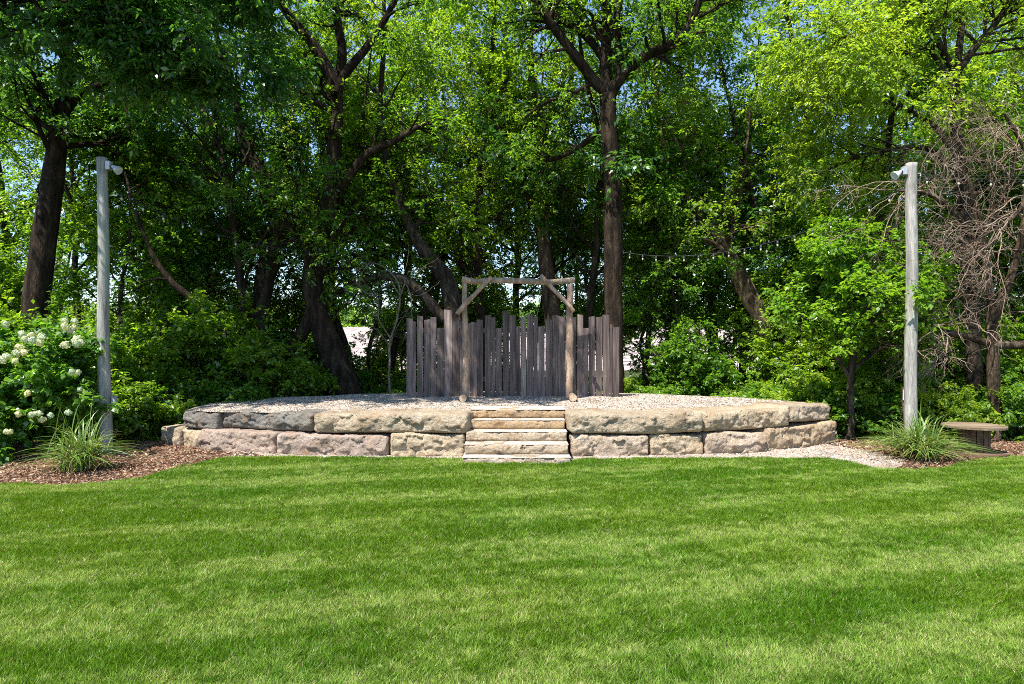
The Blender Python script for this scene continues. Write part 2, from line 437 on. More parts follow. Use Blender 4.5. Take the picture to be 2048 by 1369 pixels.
# ------------------------------------------------------------------ stone blocks
def stone(name, pts, z0, z1, depth, tint, seed, label, group, cat="stone block", rough=1.0, rnd=0.05, cuts=None, ztilt=0.0, backs=None):
    """pts: (x0,y0)-(x1,y1) front foot line in plan; z0,z1 may be (left,right)"""
    rg = random.Random(seed)
    (xa, ya), (xb, yb) = pts
    L = math.hypot(xb - xa, yb - ya)
    z0 = z0 if isinstance(z0, tuple) else (z0, z0)
    z1 = z1 if isinstance(z1, tuple) else (z1, z1)
    H = (z1[0] + z1[1] - z0[0] - z0[1]) / 2
    ux, uy = (xb - xa) / L, (yb - ya) / L
    nxv, nyv = uy, -ux            # towards the viewer
    nl, nh, nd = max(8, int(L / 0.020)), max(5, int(H / 0.018)), max(5, int(depth / 0.05))
    vid = {}
    V, Q = [], []
    def vert(i, j, k):
        key = (i, j, k)
        if key in vid: return vid[key]
        a, b, c = i / nl, j / nh, k / nd
        # rounded box
        X, Z, D = a * L, b * H, c * depth
        r = rnd
        cx, cz, cd = min(max(X, r), L - r), min(max(Z, r * 0.75), H - r * 0.75), min(max(D, r), depth - r)
        dx, dz, dd = X - cx, (Z - cz) / 0.75, D - cd
        m = max(abs(dx), abs(dz), abs(dd))
        l = math.sqrt(dx * dx + dz * dz + dd * dd)
        if l > 1e-9:
            q = m / l
            X, Z, D = cx + dx * q, cz + dz * 0.75 * q, cd + dd * q
        # world
        zb = z0[0] * (1 - a) + z0[1] * a; zt = z1[0] * (1 - a) + z1[1] * a
        zz = zb + (zt - zb) * Z / H
        zz += (0.030 * rough * noise.noise((X * 1.7, seed * 3.1, 0))) * (1 if b > 0.5 else 0.8)
        px = xa + ux * X - nxv * D; py = ya + uy * X - nyv * D
        # chiselled face: ridged noise pushes outwards and cells step in and out
        q = Vector((px * 2.3 + seed, py * 2.3, zz * 3.4))
        d1 = noise.noise(q * 0.9) * 0.034 + noise.noise(q * 2.1) * 0.022
        dist, pp = noise.voronoi(q * 2.0 + Vector((0, 0, noise.noise(q * 3) * 0.5)))
        cv = noise.cell_vector(pp[0] * 7.13)
        dq = q * 2.0 - pp[0]
        d2 = (cv[0] - 0.5) * 0.026 + 0.062 * ((cv[1] - 0.5) * dq.x + (cv[2] - 0.5) * dq.z * 1.4)
        dist2, pp2 = noise.voronoi(q * 6.5)
        cv2 = noise.cell_vector(pp2[0] * 3.3); dq2 = q * 6.5 - pp2[0]
        d3 = (cv2[0] - 0.5) * 0.010 + 0.020 * ((cv2[1] - 0.5) * dq2.x + (cv2[2] - 0.7) * dq2.z) + noise.noise(q * 14) * 0.006
        d = (d1 + d2 + d3) * rough
        fr = max(0.0, 1 - c * 6)
        endl, endr = max(0.0, 1 - a * 12), max(0.0, 1 - (1 - a) * 12)
        px += nxv * d * fr - ux * abs(d) * 0.4 * (endr) + ux * abs(d) * 0.4 * endl
        py += nyv * d * fr - uy * abs(d) * 0.4 * endr + uy * abs(d) * 0.4 * endl
        bulge = 0.018 * math.sin(math.pi * b) * fr * rough
        px += nxv * bulge; py += nyv * bulge
        if c > 0.05 or b > 0.95 or b < 0.05:
            zz += d * (0.35 if b > 0.5 else 0.2)
        vid[key] = len(V)
        V.append((px, py, zz))
        return vid[key]
    for i in range(nl):
        for j in range(nh):
            Q.append((vert(i, j, 0), vert(i + 1, j, 0), vert(i + 1, j + 1, 0), vert(i, j + 1, 0)))
            Q.append((vert(i + 1, j, nd), vert(i, j, nd), vert(i, j + 1, nd), vert(i + 1, j + 1, nd)))
    for i in range(nl):
        for k in range(nd):
            Q.append((vert(i, 0, k + 1), vert(i + 1, 0, k + 1), vert(i + 1, 0, k), vert(i, 0, k)))
            Q.append((vert(i, nh, k), vert(i + 1, nh, k), vert(i + 1, nh, k + 1), vert(i, nh, k + 1)))
    for j in range(nh):
        for k in range(nd):
            Q.append((vert(0, j, k + 1), vert(0, j, k), vert(0, j + 1, k), vert(0, j + 1, k + 1)))
            Q.append((vert(nl, j, k), vert(nl, j, k + 1), vert(nl, j + 1, k + 1), vert(nl, j + 1, k)))
    V = np.array(V)
    me = np_mesh(name, V, Q, False, np.tile(np.array(tint), (len(V), 1)))
    o = link(name, me, M['stone'])
    tag(o, label, cat, group)
    return o

GB = "limestone blocks of the stage wall"
def xw(u, Y): return (u - 1024.0) / F * Y
GREY, TAN, OCH, PINK, SHADE_GREY = (0.45, 0.37, 0.27), (0.50, 0.405, 0.285), (0.48, 0.37, 0.25), (0.50, 0.40, 0.305), (0.23, 0.22, 0.20)  # last tint is a grey darkened to carry the tree shade at the left
# lower course, left to right
stone("limestone_block", ((-5.95, 11.55), (-5.47, 11.32)), -0.08, 0.28, 0.5, GREY, 1, "small lower course limestone block at the far left end, sticking out past the upper course", GB)
stone("limestone_block", ((-5.45, 11.28), (-5.02, 10.98)), -0.06, 0.285, 0.5, TAN, 2, "narrow lower limestone block under the left corner of the upper course", GB)
stone("limestone_block", ((-4.99, 10.86), (-3.60, 10.35)), (-0.05, -0.06), (0.32, 0.315), 0.6, (0.41, 0.32, 0.26), 3, "long two-lobed lower limestone block near the left end beside the mulch", GB)
stone("limestone_block", ((-3.57, 10.32), (-1.86, 10.22)), (-0.05, -0.03), (0.305, 0.31), 0.6, (0.42, 0.335, 0.28), 4, "longest lower limestone block with an orange stained right end, left of the steps", GB)
stone("limestone_block", ((-1.83, 10.22), (-0.70, 10.18)), -0.04, 0.32, 0.6, TAN, 5, "lower limestone block directly left of the steps", GB)
stone("limestone_block", ((0.88, 10.16), (2.05, 10.20)), (-0.06, -0.03), (0.315, 0.31), 0.6, PINK, 6, "pinkish lower limestone block directly right of the steps", GB)
stone("limestone_block", ((2.07, 10.24), (2.90, 10.32)), (-0.03, -0.02), (0.31, 0.305), 0.6, TAN, 7, "short lower limestone block, second to the right of the steps", GB)
stone("limestone_block", ((2.92, 10.34), (3.96, 10.60)), (-0.03, -0.03), (0.31, 0.30), 0.6, PINK, 8, "reddish lower limestone block, third to the right of the steps", GB)
stone("limestone_block", ((3.98, 10.66), (5.50, 11.55)), (-0.04, -0.02), (0.33, 0.36), 0.7, OCH, 9, "long ochre lower limestone block forming the right end", GB)
# upper course
stone("limestone_block", ((-5.42, 11.25), (-4.68, 10.84)), 0.29, 0.585, 0.75, SHADE_GREY, 11, "grey upper limestone block at the left end, tint darkened for tree shade", GB, rnd=0.065)
stone("limestone_block", ((-4.64, 10.92), (-3.06, 10.42)), (0.33, 0.32), (0.60, 0.60), 0.75, SHADE_GREY, 12, "grey upper limestone block, second from the left end, tint darkened for tree shade", GB, rnd=0.065)
stone("limestone_block", ((-3.02, 10.36), (-0.66, 10.16)), (0.325, 0.33), (0.615, 0.625), 0.8, GREY, 13, "longest upper limestone block, directly left of the steps", GB, rnd=0.065)
stone("limestone_block", ((0.86, 10.14), (2.88, 10.26)), (0.33, 0.33), (0.63, 0.635), 0.8, GREY, 14, "long upper limestone block directly right of the steps", GB, rnd=0.06)
stone("limestone_block", ((2.92, 10.34), (4.45, 10.92)), (0.335, 0.345), (0.635, 0.645), 0.75, TAN, 15, "upper limestone block with a slanting lower edge, second to the right of the steps", GB, rnd=0.07)
stone("limestone_block", ((4.42, 10.98), (5.42, 11.62)), (0.39, 0.375), (0.67, 0.655), 0.7, GREY, 16, "short tall upper limestone block at the right end", GB, rnd=0.055)

# steps: slab > nothing, each slab is a thing of its own
stepz = [0.07, 0.215, 0.36, 0.50, 0.635]
stepy = [9.60, 9.86, 10.17, 10.45, 10.73]
stepx = [(-0.70, 0.83), (-0.69, 0.82), (-0.695, 0.825), (-0.665, 0.815), (-0.655, 0.84)]
M['tread'] = rough_mat("sawn_tread", [(0.3, (0.32, 0.27, 0.21)), (0.5, (0.45, 0.39, 0.32)), (0.7, (0.54, 0.48, 0.41))], scale=7, bump=0.25, fine=50, bdist=0.008)
slabel = ["lowest stone step, almost sunk into the gravel at the lawn edge", "second stone step from the bottom with a pale tread",
          "middle stone step of the flight with a rough tan riser", "fourth stone step from the bottom with an ochre riser", "topmost ochre stone step level with the stage gravel"]
for k in range(5):
    zt, yy, (x0, x1) = stepz[k], stepy[k], stepx[k]
    zb = -0.1 if k == 0 else stepz[k - 1] + 0.004
    stint = [(0.44, 0.37, 0.29), (0.48, 0.39, 0.29), (0.48, 0.385, 0.28), (0.47, 0.34, 0.21), (0.44, 0.315, 0.19)][k]
    s = stone("stone_step", ((x0, yy + 0.014), (x1, yy + 0.014)), zb, zt - 0.002, 0.62, stint, 30 + k, slabel[k], "stone steps up to the stage", "step", rough=0.62, rnd=0.025)
    # sawn tread on top of the slab
    bm = bmesh.new()
    n = 90
    ring = []
    for i in range(n + 1):
        x = x0 + (x1 - x0) * i / n
        ring.append((x, yy + 0.012 + 0.022 * noise.noise((x * 5, k * 3, 1)) + 0.018 * noise.noise((x * 17, k, 5))))
    top = [bm.verts.new((x, y, zt + 0.002)) for x, y in ring]
    bot = [bm.verts.new((x, y + 0.004, zt - 0.007)) for x, y in ring]
    tb = [bm.verts.new((x, yy + 0.60, zt + 0.002)) for x, y in ring]
    for i in range(n):
        bm.faces.new((top[i], top[i + 1], tb[i + 1], tb[i]))
        bm.faces.new((bot[i], bot[i + 1], top[i + 1], top[i]))
    bb = [bm.verts.new((x, yy + 0.60, zt - 0.007)) for x, y in ring]
    for i in range(n):
        bm.faces.new((bot[i], bb[i], bb[i + 1], bot[i + 1]))
        bm.faces.new((tb[i], tb[i + 1], bb[i + 1], bb[i]))
    bm.faces.new((top[0], tb[0], bb[0], bot[0])); bm.faces.new((top[-1], bot[-1], bb[-1], tb[-1]))
    link("tread", bm_mesh("tread", bm), M['tread'], s)

# ------------------------------------------------------------------ tubes / curves
def catmull(pts, n, rad=None):
    pts = np.asarray(pts, dtype=float)
    rad = np.asarray(rad if rad is not None else np.ones(len(pts)), dtype=float)
    A = np.concatenate([pts, rad[:, None]], axis=1)
    A = np.concatenate([[2 * A[0] - A[1]], A, [2 * A[-1] - A[-2]]])
    m = len(pts) - 1
    t = np.linspace(0, m - 1e-6, n)
    i = t.astype(int); f = (t - i)[:, None]
    p0, p1, p2, p3 = A[i], A[i + 1], A[i + 2], A[i + 3]
    r = 0.5 * (2 * p1 + (p2 - p0) * f + (2 * p0 - 5 * p1 + 4 * p2 - p3) * f ** 2 + (3 * p1 - p0 - 3 * p2 + p3) * f ** 3)
    return r[:, :3], np.maximum(r[:, 3], 0.002)

def tubes(Pt, Rd, k=6, rough=0.0, seed=0, cap=False):
    """Pt (M,n,3), Rd (M,n) -> V, Q"""
    Mn, n = Rd.shape
    T = np.gradient(Pt, axis=1) if n > 2 else np.repeat((Pt[:, 1:] - Pt[:, :1]), 2, axis=1)
    T = nrm(T)
    ref = np.tile(np.array([0.31, -0.87, 0.38]), (Mn, 1))
    mt = nrm(T.mean(axis=1))
    bad = np.abs((ref * mt).sum(1)) > 0.9
    ref[bad] = np.array([0.9, 0.3, 0.1])
    U = nrm(ref[:, None, :] - (T * ref[:, None, :]).sum(-1, keepdims=True) * T)
    W_ = np.cross(T, U)
    a = np.linspace(0, 2 * np.pi, k, endpoint=False)
    rr = Rd[:, :, None] * np.ones(k)[None, None, :]
    if rough > 0:
        rg = np.random.default_rng(seed)
        ph = rg.uniform(0, 6.28, (Mn, 1, 4)); s = np.arange(n)[None, :, None]
        ww = (np.sin(a[None, None, :] * 3 + ph[:, :, 0:1] + s * 0.23) * 0.5 + np.sin(a[None, None, :] * 5 + ph[:, :, 1:2] - s * 0.31) * 0.35
              + np.sin(a[None, None, :] * 2 + s * 0.47 + ph[:, :, 2:3]) * 0.5 + rg.normal(0, 0.35, (Mn, n, k)))
        rr = rr * (1 + rough * ww)
    V = Pt[:, :, None, :] + rr[..., None] * (np.cos(a)[None, None, :, None] * U[:, :, None, :] + np.sin(a)[None, None, :, None] * W_[:, :, None, :])
    V = V.reshape(-1, 3)
    idx = np.arange(Mn * n * k).reshape(Mn, n, k)
    A = idx[:, :-1, :]; B = np.roll(A, -1, axis=2); C = np.roll(idx[:, 1:, :], -1, axis=2); D = idx[:, 1:, :]
    Q = np.stack([A, B, C, D], -1).reshape(-1, 4)
    if cap:
        extra = []
        base = len(V)
        Vc = []
        for e in (0, n - 1):
            for mI in range(Mn):
                c = Pt[mI, e]
                ci = base + len(Vc); Vc.append(c)
                ring = idx[mI, e]
                for q in range(0, k, 1):
                    a_, b_ = ring[q], ring[(q + 1) % k]
                    extra.append((ci, a_, b_, b_) if e else (ci, b_, a_, a_))
        V = np.concatenate([V, np.array(Vc)])
        return V, Q, np.array(extra)[:, :3]
    return V, Q

def join_parts(parts):
    Vs, Qs, off = [], [], 0
    for V, Q in parts:
        Vs.append(V); Qs.append(Q + off); off += len(V)
    return np.concatenate(Vs), np.concatenate(Qs)

def pole_mesh(name, pts, rads, k=14, n=40, rough=0.02, seed=0, cap=True):
    p, r = catmull(pts, n, rads)
    V, Q, Tq = tubes(p[None], r[None], k, rough, seed, True)
    bm = bmesh.new()
    vs = [bm.verts.new(v) for v in V]
    for q in Q: 
        f = bm.faces.new([vs[i] for i in q]); f.smooth = True
    if cap:
        for t in Tq: bm.faces.new([vs[i] for i in t])
    return bm_mesh(name, bm)

# ------------------------------------------------------------------ arbor on the stage
ax = 12.05
root = empty("log_arbor", tuple(P(1030, 799, ax)))
tag(root, "rustic arbor of peeled bent logs standing on the stage gravel before the board fence", "arbor")
rl = root.location
def loc(p): return np.asarray(p) - np.array(rl)
def q3(X, Y): return (780 + X / 4.096, 520 + Y / 4.096)
def pz(X, Y, d): return loc(P(*q3(X, Y), d))
S = ax / F / 4.096
ps = [pz(x, y, ax) for x, y in ((608, 1150), (612, 1050), (622, 900), (628, 760), (620, 600), (612, 450), (610, 320), (612, 170))]
link("post", pole_mesh("post", ps, [a * S for a in (28, 27, 28, 27, 25, 22, 22, 21)], rough=0.04, seed=1), M['log'], root)
ps = [pz(x, y, ax) for x, y in ((1470, 1145), (1468, 1020), (1478, 880), (1466, 760), (1474, 620), (1468, 480), (1476, 340), (1474, 200))]
link("post", pole_mesh("post", ps, [a * S for a in (30, 29, 32, 31, 32, 28, 27, 27)], rough=0.05, seed=2), M['log'], root)
ps = [pz(x, y, ax - 0.01) for x, y in ((590, 160), (700, 180), (830, 168), (980, 172), (1130, 176), (1290, 184), (1410, 176), (1512, 166))]
link("crossbeam", pole_mesh("crossbeam", ps, [a * S for a in (27, 25, 23, 24, 24, 23, 24, 25)], rough=0.05, seed=3), M['log'], root)
ps = [pz(x, y, ax - 0.14) for x, y in ((832, 140), (760, 215), (690, 290), (620, 360), (548, 445))]
link("brace", pole_mesh("brace", ps, [a * S for a in (17, 17, 18, 22, 17)], rough=0.05, seed=4), M['log'], root)
ps = [pz(x, y, ax - 0.14) for x, y in ((1232, 128), (1290, 190), (1370, 275), (1440, 345), (1508, 425))]
link("brace", pole_mesh("brace", ps, [a * S for a in (18, 18, 17, 17, 14)], rough=0.05, seed=5), M['log'], root)
for (X, Y, r, sd) in ((597, 1135, 31, 6), (1500, 1130, 32, 7)):
    c = pz(X, Y, ax - 0.32)
    o = link("foot_log", pole_mesh("foot_log", [c, c + np.array((0.0, 0.3, 0.0)), c + np.array((-0.01, 0.62, 0.0))], [r * S * 0.97] * 3, rough=0.04, seed=sd, n=8, cap=False), M['log'], root)
    bm = bmesh.new(); bmesh.ops.create_circle(bm, cap_ends=True, segments=14, radius=r * S * 0.97, matrix=Matrix.Translation(Vector(c + np.array((0, 0.004, 0)))) @ Matrix.Rotation(R(90), 4, 'X'))
    link("cut_end", bm_mesh("cut_end", bm), M['cut'], o)

# ------------------------------------------------------------------ board fence
fd = 12.55
BOARDS = [(135, 185, 480), (188, 209, 505), (225, 272, 460), (280, 328, 490), (332, 380, 470), (386, 440, 562), (443, 510, 410), (513, 567, 500),
          (571, 600, 505), (604, 634, 500), (637, 658, 520), (661, 710, 510), (713, 763, 490), (776, 825, 455), (830, 864, 472), (868, 917, 560), (925, 976, 420), (980, 1029, 455),
          (1034, 1067, 545), (1071, 1118, 470), (1121, 1175, 450), (1178, 1210, 466), (1216, 1268, 545), (1273, 1325, 490), (1328, 1378, 455), (1381, 1435, 465),
          (1438, 1470, 500), (1473, 1498, 478), (1501, 1527, 470), (1531, 1580, 450), (1584, 1625, 560), (1630, 1678, 465), (1686, 1738, 468), (1745, 1800, 450),
          (1804, 1823, 530), (1827, 1876, 550)]
froot = empty("board_fence", tuple(P(1024, 797, fd)))
tag(froot, "weathered purple grey fence of uneven upright boards at the back of the stage", "fence")
frl = np.array(froot.location)
rg = random.Random(5)
for (a, b, t) in BOARDS:
    pa = P(*q3(a, t), fd) - frl; pb = P(*q3(b, 1120 + 12 * (a < 600)), fd) - frl
    bm = bmesh.new()
    lean = rg.uniform(-0.006, 0.006); dy = rg.uniform(-0.012, 0.012); th = 0.022
    nz = 14
    w0, w1 = pa[0], pb[0]
    rows = []
    for i in range(nz + 1):
        f = i / nz
        z = pb[2] - 0.06 + (pa[2] - pb[2] + 0.06) * f
        e0 = 0.004 * noise.noise((a, z * 2, 0)); e1 = 0.004 * noise.noise((b, z * 2, 9))
        off = lean * f
        slope = (rg.uniform(-0.012, 0.012) if i == nz else 0)
        rows.append([bm.verts.new((w0 + e0 + off, dy, z + slope)), bm.verts.new((w1 + e1 + off, dy, z - slope)),
                     bm.verts.new((w1 + e1 + off, dy + th, z - slope)), bm.verts.new((w0 + e0 + off, dy + th, z + slope))])
    for r0, r1 in zip(rows[:-1], rows[1:]):
        for q in range(4):
            bm.faces.new((r0[q], r0[(q + 1) % 4], r1[(q + 1) % 4], r1[q]))
    bm.faces.new(rows[-1]); bm.faces.new(rows[0][::-1])
    link("board", bm_mesh("board", bm), M['board'], froot)
for zz in (0.35, 1.25):
    bm = bmesh.new()
    bmesh.ops.create_cube(bm, size=1, matrix=Matrix.Translation((P(*q3(1005, 0), fd)[0] - frl[0], 0.058, zz)) @ Matrix.Diagonal((3.8, 0.035, 0.085, 1)))
    link("rail", bm_mesh("rail", bm), M['board'], froot)

# ------------------------------------------------------------------ lamp poles
def lathe(name, prof, k=20, closed=False):
    bm = bmesh.new()
    rows = []
    for (r, h) in prof:
        rows.append([bm.verts.new((r * math.cos(2 * math.pi * i / k), r * math.sin(2 * math.pi * i / k), h)) for i in range(k)])
    for a, b in zip(rows[:-1], rows[1:]):
        for i in range(k):
            f = bm.faces.new((a[i], a[(i + 1) % k], b[(i + 1) % k], b[i])); f.smooth = True
    if closed:
        bm.faces.new(rows[0][::-1]); bm.faces.new(rows[-1])
    return bm

def rbox(sx, sy, sz, bev=0.006):
    bm = bmesh.new()
    bmesh.ops.create_cube(bm, size=1, matrix=Matrix.Diagonal((sx, sy, sz, 1)))
    bmesh.ops.bevel(bm, geom=bm.edges[:], offset=bev, segments=2, affect='EDGES')
    return bm

def lamp_pole(px_top, px_bot, rt, rb, Y, label, side, seed):
    base = G(px_bot[0], px_bot[1]); Y = base[1]
    top = P(px_top[0], px_top[1], Y)
    r0 = empty("lamp_pole", tuple(base)); b = base
    tag(r0, label, "pole", "wooden lamp poles beside the stage")
    n = 9
    pts = [np.array((0, 0, -0.15)) + (top - b) * f + np.array((0.012 * math.sin(f * 9 + seed), 0, 0)) * (f < 0.99) for f in np.linspace(0, 1, n)]
    rad = [rb + (rt - rb) * f for f in np.linspace(0, 1, n)]
    pts[-1] = top - b
    link("shaft", pole_mesh("shaft", pts, rad, k=22, n=90, rough=0.016, seed=seed), M['pole'], r0)
    h = (top - b)[2]
    tx = (top - b)[0]
    # junction box and flood lamp
    bx = link("junction_box", bm_mesh("junction_box", rbox(0.07, 0.09, 0.13)), M['metal'], r0)
    bx.location = (tx + side * (rt + 0.040), -0.01, h - 0.125)
    prof = [(0.0, 0.0), (0.022, 0.001), (0.028, 0.02), (0.028, 0.075), (0.040, 0.095), (0.066, 0.165), (0.070, 0.185), (0.066, 0.185), (0.036, 0.10), (0.02, 0.09)]
    lampo = link("floodlight", bm_mesh("floodlight", lathe("floodlight", prof)), M['white_metal'] if side < 0 else M['metal'], r0)
    d = Vector((side * 0.80, -0.15, -0.52)).normalized()
    lampo.rotation_euler = d.to_track_quat('Z', 'Y').to_euler()
    lampo.location = (tx + side * (rt + 0.065), -0.02, h - 0.115)
    g = link("lens", bm_mesh("lens", lathe("lens", [(0.0, 0.178), (0.03, 0.176), (0.062, 0.170)])), M['lens'], lampo)
    gk = link("gasket", bm_mesh("gasket", lathe("gasket", [(0.029, 0.028), (0.033, 0.03), (0.033, 0.045), (0.029, 0.047)])), M['dark'], lampo)
    cable = [(tx + side * (rt + 0.012), 0, h - 0.18), (tx + side * (rt + 0.012), 0, h - 1.2), (side * (rb + 0.004), 0, h - 2.4), (side * (rb + 0.010), 0, 0.9)]
    if side > 0:
        ob = link("outlet_box", bm_mesh("outlet_box", rbox(0.065, 0.07, 0.17)), M['metal'], r0)
        ob.location = (side * (rb + 0.036), 0.0, base[2] + 1.7 - (803 - 684.5) / F * Y)
    else:
        hk = link("hook", pole_mesh("hook", [np.array((tx + rt, 0, h - 0.17)), np.array((tx + rt + 0.05, 0, h - 0.16)), np.array((tx + rt + 0.065, 0, h - 0.185)), np.array((tx + rt + 0.05, 0, h - 0.205))], [0.008] * 4, k=8, n=14, rough=0), M['metal'], r0)
    return r0, top, Y

lp, ltop, lY = lamp_pole((204, 316), (211, 903), 0.074, 0.098, 10.6, "grey weathered pole with a floodlight, left of the stage beside the viburnum", 1, 1)
rp, rtop, rY = lamp_pole((1823, 327), (1822, 898), 0.084, 0.098, 10.6, "grey weathered pole with a white floodlight, right of the stage near the spool table", -1, 2)

# dark stake with a meter box behind the right pole
sb = G(1808, 890)
r1 = empty("outlet_stake", tuple(sb)); tag(r1, "thin dark stake carrying a small white outlet box behind the right pole", "stake")
st = link("stake", bm_mesh("stake", rbox(0.05, 0.05, 1.0)), M['spool'], r1); st.location = (0, 0, 0.45)
ob = link("outlet_box", bm_mesh("outlet_box", rbox(0.075, 0.06, 0.18)), M['white_metal'], r1); ob.location = (0.0, -0.055, 0.83)
oc = link("outlet_cover", bm_mesh("outlet_cover", rbox(0.04, 0.02, 0.06)), M['metal'], r1); oc.location = (0.005, -0.09, 0.82)

# ------------------------------------------------------------------ string lights and cables
def string_lights(a, b, sag, nb, label, group="string lights", t0=0.05, t1=0.97, drop=0.05):
    a = np.asarray(a, float); b = np.asarray(b, float)
    r0 = empty("string_lights", tuple(a)); tag(r0, label, "string lights", group)
    t = np.linspace(0, 1, 40)[:, None]
    p = (b - a) * t; p[:, 2] -= (4 * sag * t * (1 - t))[:, 0]
    V, Q = tubes(p[None], np.full((1, 40), 0.0045), 5)
    link("cable", np_mesh("cable", V, Q, True), M['dark'], r0)
    sm = bm_mesh("socket", lathe("socket", [(0.006, 0.0), (0.017, -0.008), (0.019, -0.05), (0.015, -0.056), (0.0, -0.057)], 10)); sm.materials.append(M['dark'])
    gm = bm_mesh("bulb", lathe("bulb", [(0.010, -0.048), (0.015, -0.062), (0.017, -0.078), (0.013, -0.094), (0.005, -0.103), (0.0, -0.104)], 12)); gm.materials.append(M['bulb'])
    for tt in np.linspace(t0, t1, nb):
        q = (b - a) * tt; q[2] -= 4 * sag * tt * (1 - tt)
        s = link("socket", sm, None, r0); s.location = tuple(q - np.array((0, 0, drop * 0.2)))
        g = link("bulb", gm, None, s)

# right pole to the fork tree, left pole to the leaning trunk
string_lights(P(1815, 372, rY), P(1246, 505, 14.0), 0.45, 17, "long sagging string of clear bulbs from the right pole back to the tall forked tree")
string_lights(P(214, 372, lY), P(655, 500, 14.3), 0.30, 13, "sagging string of clear bulbs from the left pole back to the leaning trunk")
string_lights(P(1842, 354, rY), P(2500, 352, 10.0), 0.06, 10, "string of clear bulbs running off to the right from the right pole", t0=0.02, t1=0.95)
def cable(a, b, sag, label):
    a = np.asarray(a, float); b = np.asarray(b, float)
    t = np.linspace(0, 1, 30)[:, None]; p = a + (b - a) * t; p[:, 2] -= (4 * sag * t * (1 - t))[:, 0]
    V, Q = tubes(p[None], np.full((1, 30), 0.0025), 5)
    o = link("overhead_cable", np_mesh("overhead_cable", V, Q, True), M['dark']); tag(o, label, "cable")
cable(P(1842, 350, rY), P(2500, 340, 10.4), 0.04, "thin dark overhead cable leaving the right pole just above the bulb string")
cable(P(198, 352, lY), P(-500, 350, 10.4), 0.05, "thin overhead cable leaving the left pole towards the left edge")

# ------------------------------------------------------------------ spool table
c = G(1948, 907)
r2 = empty("spool_table", tuple(c)); tag(r2, "old wooden cable spool used as a low table on the mulch at the right", "table")
k = 40
def disc(r, z0, z1, jit=0.0):
    bm = bmesh.new()
    t, b = [], []
    for i in range(k):
        a = 2 * math.pi * i / k
        rr = r * (1 + jit * noise.noise((math.cos(a) * 3, math.sin(a) * 3, z0)))
        t.append(bm.verts.new((rr * math.cos(a), rr * math.sin(a), z1))); b.append(bm.verts.new((rr * math.cos(a), rr * math.sin(a), z0)))
    bm.faces.new(t); bm.faces.new(b[::-1])
    for i in range(k): bm.faces.new((b[i], b[(i + 1) % k], t[(i + 1) % k], t[i]))
    return bm
link("table_top", bm_mesh("table_top", disc(0.43, 0.400, 0.432, 0.04)), M['spool_top'], r2)
link("base_disc", bm_mesh("base_disc", disc(0.445, -0.01, 0.035, 0.03)), M['spool'], r2)
bm = bmesh.new()
for i in range(14):      # staves of the drum
    a = 2 * math.pi * i / 14
    mt = Matrix.Rotation(a, 4, 'Z') @ Matrix.Translation((0.195, 0, 0.215)) @ Matrix.Diagonal((0.022, 0.080, 0.358, 1))
    bmesh.ops.create_cube(bm, size=1, matrix=mt)
link("drum", bm_mesh("drum", bm), M['spool'], r2)

# ------------------------------------------------------------------ vegetation engine
def spawn(rg, Pt, Rd, per, t0, t1, lmin, lmax, amin, amax, n, up, wob, rs, rtip=0.25, flat=1.0, rmin=0.003):
    Mn, m = Rd.shape
    per = np.full(Mn, per) if np.isscalar(per) else per
    pi = np.repeat(np.arange(Mn), per)
    K = len(pi)
    t = rg.uniform(t0, t1, K)
    f = t * (m - 1); i = np.minimum(f.astype(int), m - 2); fr = (f - i)[:, None]
    pos = Pt[pi, i] * (1 - fr) + Pt[pi, i + 1] * fr
    rp_ = Rd[pi, i] * (1 - fr[:, 0]) + Rd[pi, i + 1] * fr[:, 0]
    T = nrm(Pt[pi, i + 1] - Pt[pi, i])
    rv = rg.normal(size=(K, 3))
    perp = nrm(rv - (rv * T).sum(1, keepdims=True) * T)
    perp[:, 2] *= flat
    perp = nrm(perp)
    a = np.radians(rg.uniform(amin, amax, K))[:, None]
    d = nrm(np.cos(a) * T + np.sin(a) * perp)
    L = rg.uniform(lmin, lmax, K) * (1.15 - 0.55 * t)
    out = np.zeros((K, n, 3)); out[:, 0] = pos
    st = (L / (n - 1))[:, None]
    for q in range(1, n):
        out[:, q] = out[:, q - 1] + d * st
        d = nrm(d + rg.normal(0, wob, (K, 3)) + np.array([0, 0, up]))
    r0 = np.maximum(rp_ * rs, rmin)
    taper = np.linspace(1, rtip, n)[None, :]
    return out, r0[:, None] * taper

def leaves(rg, Pt, per, size, wid=0.45, t0=0.15, droop=0.25, upn=1.1, spread=0.9, jit=0.02, fold=0.12):
    Mn, m, _ = Pt.shape
    pi = np.repeat(np.arange(Mn), per)
    K = len(pi)
    t = rg.uniform(t0, 1, K)
    f = t * (m - 1); i = np.minimum(f.astype(int), m - 2); fr = (f - i)[:, None]
    pos = Pt[pi, i] * (1 - fr) + Pt[pi, i + 1] * fr
    T = nrm(Pt[pi, i + 1] - Pt[pi, i])
    side = np.cross(T, np.array([0, 0, 1.0])) ; side = nrm(side + rg.normal(0, 0.15, (K, 3)))
    side *= np.where(rg.random(K) < 0.5, -1, 1)[:, None]
    d = nrm(T * 0.55 + side * spread + rg.normal(0, 0.32, (K, 3)) + np.array([0, 0, -droop]))
    nn = rg.normal(0, 0.55, (K, 3)) + np.array([0, 0, upn])
    nn = nrm(nn - (nn * d).sum(1, keepdims=True) * d)
    s = np.cross(d, nn)
    L = (size * rg.uniform(0.6, 1.25, K))[:, None]
    pos = pos + rg.normal(0, jit, (K, 3))
    b = pos; tip = pos + d * L - nn * L * 0.12
    mid = pos + d * L * 0.45
    lft = mid + s * L * wid * 0.5 + nn * L * fold
    rgt = mid - s * L * wid * 0.5 + nn * L * fold
    V = np.stack([b, rgt, tip, lft], 1).reshape(-1, 3)
    Q = np.arange(K * 4).reshape(K, 4)
    return V, Q

